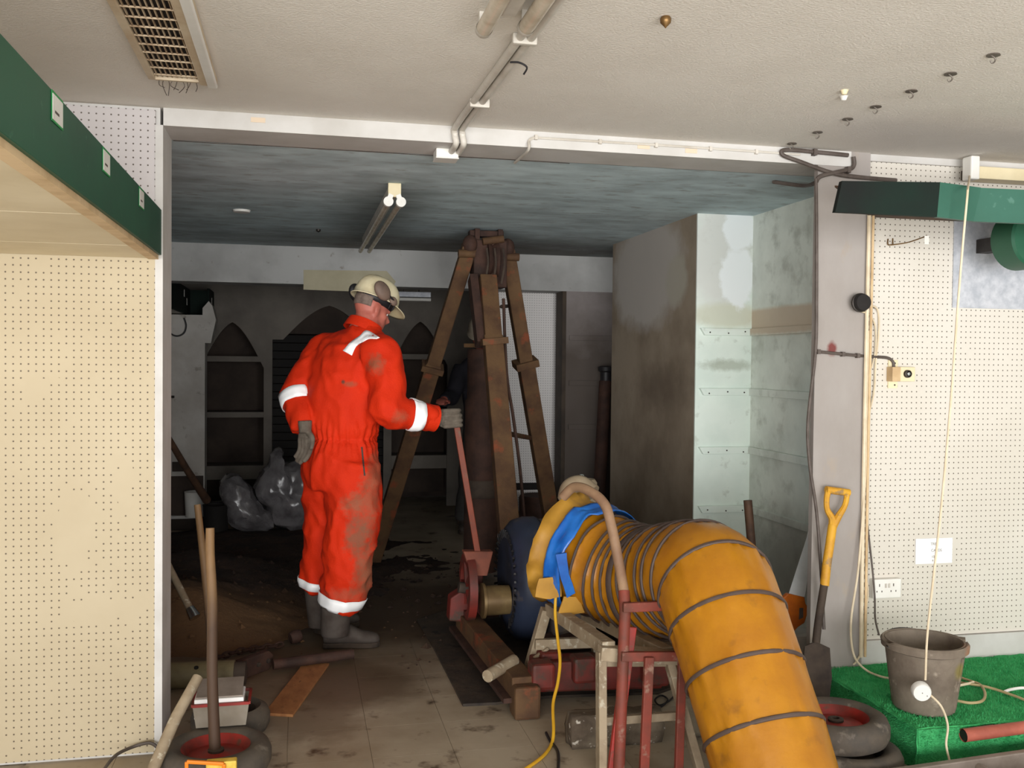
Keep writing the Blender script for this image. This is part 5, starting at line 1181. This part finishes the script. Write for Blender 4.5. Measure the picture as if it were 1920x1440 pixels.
def wrap_strip(bv, rows, off=.006):
    """rows of points -> strip lying on the garment"""
    bm = new(); vr = []
    for row in rows:
        r = []
        for p in row:
            q, n, i, d = bv.find_nearest(V(p)); r.append(bm.verts.new(q+n*off))
        vr.append(r)
    for a, b in zip(vr, vr[1:]):
        for k in range(len(a)-1): bm.faces.new((a[k], a[k+1], b[k+1], b[k]))
    return bm
def ring_rows(bv, p, axis, R, width, n=40, rows=4, tilt=None):
    axis = V(axis).normalized(); s = axis.cross(V((0, 1, 0.2))).normalized(); u = axis.cross(s); out = []
    for j in range(rows):
        c = V(p)+axis*(width*(j/(rows-1)-.5)); row = []
        for k in range(n+1):
            d = s*math.cos(2*PI*k/n)+u*math.sin(2*PI*k/n)
            hit = bv.ray_cast(c, d, R*2.2)
            row.append(hit[0] if hit[0] is not None else c+d*R)
        out.append(row)
    return out
def strip_obj(bm, parent, mat, th=.003):
    o = obj('reflective_band', bm, mat, parent, smooth=True, auto=180); m = o.modifiers.new('s', 'SOLIDIFY'); m.thickness = th; m.offset = 1
    return o

M('skin', sr(182, 106, 90), sr(166, 88, 76), rough=.5, scale=14, spec=.35)
M('hair_grey', sr(120, 104, 94), sr(96, 80, 72), rough=.8, scale=40)
M('hivis_orange', sr(206, 44, 8), sr(196, 40, 8), rough=.75, scale=5, spec=.2, bump=.25, bscale=120,
  patches=[(sr(128, 92, 68), at(690, 935, Y=4.8), (.05, .3, .13), 1.2, .5, .6), (sr(118, 88, 66), at(672, 1000, Y=4.8), (.06, .3, .10), 1.0, .45, .8), (sr(128, 94, 70), at(660, 940, Y=4.8), (.05, .3, .05), 1.1, .45, .7),
           (sr(126, 92, 68), at(690, 1075, Y=4.8), (.07, .3, .12), 1.0, .5, .8), (sr(126, 92, 68), at(705, 880, Y=4.8), (.04, .3, .08), 1.0, .5, .55),
           (sr(122, 84, 60), at(702, 682, Y=4.8), (.035, .25, .045), 1.0, .5, .75), (sr(90, 60, 46), at(643, 716, Y=4.8), (.008, .25, .010), .5, .4, .9), (sr(130, 84, 60), at(655, 720, Y=4.8), (.03, .25, .012), .9, .5, .6),
           (sr(140, 96, 70), at(745, 780, Y=4.75), (.04, .25, .03), 1.0, .5, .5), (sr(130, 96, 72), at(655, 1110, Y=4.8), (.10, .3, .03), 1.2, .5, .4)])
M('reflective', sr(252, 252, 252), rough=.45, spec=.6)
M('glove_grey', sr(104, 95, 84), sr(84, 74, 64), rough=.85, scale=22, bump=.3)
M('boot_mud', sr(74, 66, 60), sr(60, 50, 44), rough=.8, scale=14)
M('boot_sole', sr(66, 54, 44), sr(46, 38, 32), rough=.9, scale=14)
M('helmet_cream', sr(224, 212, 178), sr(206, 188, 148), rough=.4, scale=7, c3=sr(170, 140, 96), s3=9, t3=(.60, .74))
M('ear_cup', sr(112, 92, 80), sr(88, 72, 64), rough=.6, scale=12)
M('black_plastic', sr(32, 30, 32), rough=.5)

def helmet(parent, c, fc, up, cups=True, mat='helmet_cream', s=1.0):
    fc, up = V(fc).normalized(), V(up).normalized(); up = (up-fc*up.dot(fc)).normalized(); rt = fc.cross(up).normalized()
    bm = new(); rings = []
    N = 44
    for z, k in ((-.004, 1.10), (.0, 1.065), (.004, 1.0), (.03, .985), (.06, .93), (.085, .83), (.105, .68), (.120, .46), (.127, .22), (.128, .02)):
        ring = []
        for i in range(N):
            a = 2*PI*i/N; x, y = math.cos(a), math.sin(a); px_, py_ = x*.128*k, y*.108*k
            if z <= .0 and x > .2: px_ += .050*((x-.2)/.8)**1.2*(1 if z < -.002 else .75)   # peak
            dz = -.018*max(0, x)**2 if z <= 0 else 0
            ridge = .006*math.exp(-(y/.14)**2) if z > .05 else 0
            ring.append(bm.verts.new(V(c)+(fc*px_+rt*py_)*s+up*(z+dz+ridge)*s))
        rings.append(ring)
    skin(bm, rings, False); bm.faces.new(rings[-1])
    hm = obj('helmet', bm, MATS[mat], parent, smooth=True, auto=180); m = hm.modifiers.new('s', 'SOLIDIFY'); m.thickness = .004
    bm = new(); rr = []
    for z, k in ((-.030, .78), (-.004, .90), (.01, .90)): rr.append([bm.verts.new(V(c)+(fc*math.cos(2*PI*i/32)*.122*k+rt*math.sin(2*PI*i/32)*.100*k)*s+up*z*s) for i in range(32)])
    skin(bm, rr, False); hb2 = obj('headband', bm, MATS['black_plastic'], hm, smooth=True); m = hb2.modifiers.new('s', 'SOLIDIFY'); m.thickness = .003
    if cups:
        for k in (-1, 1):
            p = V(c)+rt*(k*.112)+up*.026-fc*.050; n = (rt*k+up*.12).normalized(); e1 = (fc*.85-up*.52).normalized(); e1 = (e1-n*e1.dot(n)).normalized(); e2 = n.cross(e1)
            bm = new(); blob(bm, p+n*.012, .056, .042, .024, (e1, e2, n))
            cu = obj('ear_defender', bm, MATS['ear_cup'] if k > 0 else MATS['black_plastic'], hm, smooth=True)
            q = V(c)+rt*(k*.112)+up*.006+fc*.034
            bm = new(); blob(bm, q+n*.006, .026, .022, .014, (e1, e2, n)); obj('hinge', bm, MATS['ear_cup'], cu, smooth=True)
            obj('arm', tube(new(), [q+n*.014, p+n*.030], .005, 8), MATS['black_plastic'], cu, smooth=True)
            for w_ in (-.010, .014): obj('clip_wire', tube(new(), [q+n*.012+fc*w_, q+n*.006+fc*(w_-.004)-up*.048], .003, 6), MATS['black_plastic'], cu)
    return hm

# ---------- worker in orange
Yw = 4.90
def W(x, y, dy=0.): return at(x, y, Y=Yw+dy)
ang = math.radians(40); Fd = V((math.sin(ang), math.cos(ang), 0)); Ld = V((-math.cos(ang), math.sin(ang), 0))
pw = thing('person', 'worker in orange coverall, hard hat and gloves seen from behind, gripping a lever', 'person', at(640, 1216, Z=0))
TOR = [(638, 915, .165, .150), (637, 890, .195, .165), (637, 862, .205, .170), (638, 835, .190, .155), (640, 822, .182, .150), (641, 800, .196, .162), (646, 760, .212, .172), (653, 715, .222, .176), (660, 675, .222, .165), (667, 648, .200, .140), (673, 630, .150, .110), (679, 618, .098, .088), (683, 610, .080, .078)]
def torso(bm, k):
    rings = []
    for x, y, rx, ry in TOR:
        f = (915-y)/315
        c = W(x, y, .10*f); rings.append((c, Ld*(rx*k), Fd*(ry*k)))
    loft(bm, rings, 28)
sR, eR_, wR = W(716, 668, -.10), W(727, 768, -.20), W(812, 784, -.13)
sL, eL, wL = W(612, 660, .22), W(556, 742, .10), W(567, 804, -.02)
hR, kR, aR = W(662, 905, -.06), W(656, 1010, -.07), at(634, 1140, Y=4.86)
hL, kL, aL = W(616, 905, .10), W(607, 1010, .13), at(594, 1104, Y=5.06)
def limbs(bm, k, arms=True, legs=True):
    limb(bm, [sR+Ld*.06, sR, sR.lerp(eR_, .5)+V((.015, -.01, 0)), eR_, eR_.lerp(wR, .5)+V((0, 0, -.004)), wR], [.10*k, .098*k, .090*k, .082*k, .072*k, .062*k])
    limb(bm, [sL-Ld*.06, sL, sL.lerp(eL, .5)+V((-.005, 0, .01)), eL, eL.lerp(wL, .5), wL], [.10*k, .092*k, .080*k, .074*k, .070*k, .058*k])
    limb(bm, [hR+V((0, 0, .10)), hR, hR.lerp(kR, .5)+V((.012, 0, 0)), kR, kR.lerp(aR, .5)+V((.016, 0, 0)), aR], [.135*k, .142*k, .134*k, .124*k, .120*k, .098*k])
    limb(bm, [hL+V((0, 0, .10)), hL, hL.lerp(kL, .5), kL, kL.lerp(aL, .5), aL], [.13*k, .130*k, .116*k, .104*k, .096*k, .082*k])
bm = new(); torso(bm, 1.0); limbs(bm, 1.0)
cv_ = remesh(bm, .0125, 5)
waist_z = W(640, 822).z
def cloth(p):
    n1 = noise.noise(V((p.x*7, p.y*7, p.z*4)))*.010
    n2 = abs(noise.noise(V((p.x*13+3, p.y*13, p.z*9+p.x*8))))
    n3 = noise.noise(V((p.x*26, p.y*26, p.z*16+5)))*.0035
    a = math.atan2(p.y-4.93, p.x-W(640, 822).x)
    g = math.exp(-((p.z-waist_z)/.07)**2)*.008*math.sin(a*30)
    k = 1.0+(1.2 if p.z < .75 else 0)*.5
    rd = max(0, 1-2.6*abs(noise.noise(V((p.x*5+p.z*2.5, p.y*5, p.z*5.5-p.x*3)))))**2*.013
    return (n1-.014*n2+.004)*k+rd*(1.0 if p.z < 1.0 else .75)+n3+g-.010*math.exp(-((p.z-waist_z)/.018)**2)
wrinkle(cv_, cloth)
bvW = bvh_of(cv_, V((0, 0, 0)))
cvo = place('coverall', cv_, MATS['hivis_orange'], pw)
# collar
cc_ = W(683, 612, .105)
obj('collar', lathe(new(), [(.090, -.03), (.084, .0), (.083, .018), (.089, .022), (.096, -.002), (.102, -.034)], cc_, V((.42, .20, 1)), 32, closed=True), MATS['hivis_orange'], cvo, smooth=True)
obj('waist_seam', strip_ := wrap_strip(bvW, ring_rows(bvW, W(640, 824, .04), (0, 0, 1), .2, .012, 56, 2), .001), MATS['hivis_orange'], cvo, smooth=True)
# side pocket slit
ps_ = [[W(677+dx+(y-840)*.10, y, -.25) for y in range(838, 896, 6)] for dx in (0, 3)]
bm = new(); vr = []
for row in ps_:
    r = []
    for p in row:
        d = (p-V((0, 0, H))).normalized(); h = bvW.ray_cast(V((0, 0, H)), d)
        r.append(bm.verts.new((h[0] if h[0] else p)-d*.003))
    vr.append(r)
for k in range(len(vr[0])-1): bm.faces.new((vr[0][k], vr[0][k+1], vr[1][k+1], vr[1][k]))
obj('pocket_slit', bm, MATS['deep_brown'], cvo)
# reflective bands
def px_strip(pts_a, pts_b, n=14, rows=4):
    """band between two pixel polylines laid on the garment's visible side"""
    out = []
    A, B = [V((x, y, 0)) for x, y in pts_a], [V((x, y, 0)) for x, y in pts_b]
    sa, sb2 = spline(A, 5), spline(B, 5)
    for j in range(rows):
        row = []
        for p, q in zip(sa, sb2):
            m = p.lerp(q, j/(rows-1)); t_ = at(m.x, m.y, Y=4.9); d = (t_-V((0, 0, H))).normalized(); h = bvW.ray_cast(V((0, 0, H)), d)
            row.append(h[0] if h[0] is not None else t_)
        out.append(row)
    return out
strip_obj(wrap_strip(bvW, px_strip([(643, 658), (658, 642), (675, 630), (688, 620), (712, 634)], [(660, 667), (668, 650), (680, 642), (692, 636), (706, 636)]), .004), cvo, MATS['reflective'])
fR = (wR-eR_).normalized(); strip_obj(wrap_strip(bvW, ring_rows(bvW, eR_.lerp(wR, .60), fR, .08, .062), .004), cvo, MATS['reflective'])
fL = (wL-eL).normalized(); strip_obj(wrap_strip(bvW, ring_rows(bvW, eL.lerp(wL, .12), fL, .08, .064), .004), cvo, MATS['reflective'])
dR = (aR-kR).normalized(); strip_obj(wrap_strip(bvW, ring_rows(bvW, aR-dR*.034, dR, .11, .075), .004), cvo, MATS['reflective'])
dL = (aL-kL).normalized(); strip_obj(wrap_strip(bvW, ring_rows(bvW, aL-dL*.028, dL, .09, .062), .004), cvo, MATS['reflective'])
# body under the clothes with head
hang = math.radians(62); Hf = V((math.sin(hang)*.93, math.cos(hang)*.93, -.36)).normalized(); Hu = V((.26, .14, .95)).normalized(); Hu = (Hu-Hf*Hu.dot(Hf)).normalized()
hc = W(697, 580, .13)
bm = new(); torso(bm, .84); limbs(bm, .70)
limb(bm, [W(676, 632, .09), W(684, 610, .10), W(693, 590, .12)], [.080, .070, .066], 16, 3)
head_shape(bm, hc, Hf, Hu)
bdy = remesh(bm, .0095, 4); place('body', bdy, MATS['skin'], pw)
Hr = Hf.cross(Hu).normalized()
for k in (-1, 1):
    ey = obj('eye', ell(new(), hc+Hf*.070+Hr*(.032*k)+Hu*.0, .012, .012, .012, None, 12, 8), MATS['paper'], pw, smooth=True)
    obj('pupil', ell(new(), hc+Hf*.080+Hr*(.032*k)+Hu*.0, .005, .005, .005, None, 8, 6), MATS['black_plastic'], ey, smooth=True)
bm = new(); N = 30; rings = []
for z, k in ((-.020, .94), (-.005, 1.0), (.02, 1.03), (.05, .98)):
    rings.append([bm.verts.new(hc+Hu*(z+.012)-Hf*.006+(Hf*math.cos(2.05+2.2*i/N*1.0*PI/2.2*.70*2)*.100*k+Hr*math.sin(2.05+2.2*i/N*PI/2.2*.70*2)*.082*k)) for i in range(N)])
for a, b in zip(rings, rings[1:]):
    for k in range(N-1): bm.faces.new((a[k], a[k+1], b[k+1], b[k]))
ho = obj('hair', bm, MATS['hair_grey'], pw, smooth=True, auto=180); sm_ = ho.modifiers.new('s', 'SOLIDIFY'); sm_.thickness = .004
helmet(pw, hc+Hu*.050+Hf*.004, Hf, Hu)
# gloves
ld_d = (HE-HB).normalized(); gp = HB.lerp(HE, -.02)
bm = new(); grip_hand(bm, at(852, 784, Y=4.80), ld_d, (1, .05, .05), wR+V((-.01, 0, 0)), rb=.018, fr=.0118)
g_ = place('glove', remesh(bm, .0034, 1), MATS['glove_grey'], pw); g_['label'] = 'grey glove gripping the lever'
bm = new(); relaxed_hand(bm, W(572, 800, -.06), V((.04, -.05, -1)), V((-.5, .1, -.3)), V((.75, -.6, 0)), fr=.0135)
g_ = place('glove', remesh(bm, .0045, 2), MATS['glove_grey'], pw); g_['label'] = 'grey glove resting against the hip'
# cuffs
obj('cuff', tube(new(), [wR-fR*.05, wR+fR*.012], [.066, .068], 22, cap=False), MATS['hivis_orange'], cvo, smooth=True)
# boots
boot(pw, at(631, 1135, Y=4.86), at(628, 1182, Y=4.87), at(606, 1214, Z=0), at(712, 1212, Z=0), .080, MATS['boot_mud'], MATS['boot_sole'])
boot(pw, at(596, 1100, Y=5.06), at(600, 1165, Y=5.08), at(594, 1190, Z=0), at(655, 1180, Z=0)+V((.05, .08, 0)), .072, MATS['boot_mud'], MATS['boot_sole'])

# ---------- second worker behind the tripod
Y2 = 8.15
def X2(x, y, dy=0.): return at(x, y, Y=Y2+dy)
p2 = thing('person', 'second worker in dark clothes half hidden behind the tripod mast', 'person', V((X2(905, 985).x, Y2, 0)))
M('cloth_black', sr(38, 36, 44), sr(30, 28, 34), rough=.85, scale=8)
M('cloth_charcoal', sr(62, 60, 58), sr(48, 46, 44), rough=.9, scale=10)
M('helmet_grey', sr(170, 158, 140), sr(148, 134, 116), rough=.5, scale=8)
T2 = [(905, 850, .155, .12), (905, 825, .175, .135), (905, 790, .168, .13), (906, 760, .172, .135), (907, 720, .205, .14), (907, 695, .215, .135), (906, 678, .185, .115), (905, 664, .10, .085), (904, 652, .065, .065)]
RX = V((1, .1, 0)).normalized(); RY = V((-.1, 1, 0)).normalized()
s2a, e2a, w2a = X2(868, 690), X2(848, 742, -.12), X2(832, 752, -.34)
s2b, e2b, w2b = X2(946, 694), X2(974, 745, -.05), X2(948, 782, -.28)
l2a = [X2(888, 850), X2(880, 915, -.03), X2(870, 975, .0)]; l2b = [X2(922, 850), X2(930, 915, -.02), X2(938, 975, .02)]
def upper(bm, k):
    loft(bm, [(X2(x, y), RX*(rx*k), RY*(ry*k)) for x, y, rx, ry in T2], 24)
    limb(bm, [s2a, s2a.lerp(e2a, .5), e2a, e2a.lerp(w2a, .5), w2a], [.085*k, .080*k, .072*k, .062*k, .052*k]); limb(bm, [s2b, s2b.lerp(e2b, .5), e2b, e2b.lerp(w2b, .5), w2b], [.085*k, .080*k, .072*k, .062*k, .052*k])
def lower(bm, k):
    for l in (l2a, l2b): limb(bm, [l[0]+V((0, 0, .10)), l[0], l[0].lerp(l[1], .5), l[1], l[1].lerp(l[2], .5), l[2]], [.11*k, .115*k, .11*k, .10*k, .095*k, .085*k])
bm = new(); upper(bm, 1); jm = remesh(bm, .016, 4); wrinkle(jm, lambda p: .010*noise.noise(p*9)); place('jacket', jm, MATS['cloth_black'], p2)
bm = new(); lower(bm, 1); loft(bm, [(X2(905, y), RX*rx, RY*ry) for y, rx, ry in ((862, .15, .12), (835, .178, .138), (800, .172, .132))], 24)
jm = remesh(bm, .016, 4); wrinkle(jm, lambda p: .010*noise.noise(p*9)); place('trousers', jm, MATS['cloth_charcoal'], p2)
h2 = X2(902, 630, -.03); f2v = V((-.35, -.85, -.35)).normalized(); u2 = V((-.1, -.25, 1)).normalized(); u2 = (u2-f2v*u2.dot(f2v)).normalized()
bm = new(); upper(bm, .8); lower(bm, .72); limb(bm, [X2(905, 668), X2(904, 650), h2], [.07, .062, .06], 14, 3); head_shape(bm, h2, f2v, u2)
for w_, dn_, pm, sd_ in ((w2a, V((-.3, -.8, .1)), V((0, -.2, -1)), V((1, -.3, 0))), (w2b, V((-.8, -.5, .2)), V((0, -.3, -1)), V((-.2, .8, .3)))):
    relaxed_hand(bm, w_, dn_, pm, sd_, fr=.0100)
place('body', remesh(bm, .0095, 3), MATS['skin'], p2)
r2 = f2v.cross(u2).normalized()
for k in (-1, 1):
    ey = obj('eye', ell(new(), h2+f2v*.070+r2*(.032*k), .012, .012, .012, None, 12, 8), MATS['paper'], p2, smooth=True)
    obj('pupil', ell(new(), h2+f2v*.080+r2*(.032*k), .005, .005, .005, None, 8, 6), MATS['black_plastic'], ey, smooth=True)
helmet(p2, h2+u2*.050, f2v, u2, cups=False, mat='helmet_grey')
for l in (l2a, l2b): boot(p2, l[2]+V((0, 0, .05)), V((l[2].x, l[2].y, .09)), V((l[2].x+.02, l[2].y+.07, 0)), V((l[2].x-.04, l[2].y-.21, 0)), .078, MATS['boot_mud'], MATS['boot_sole'])
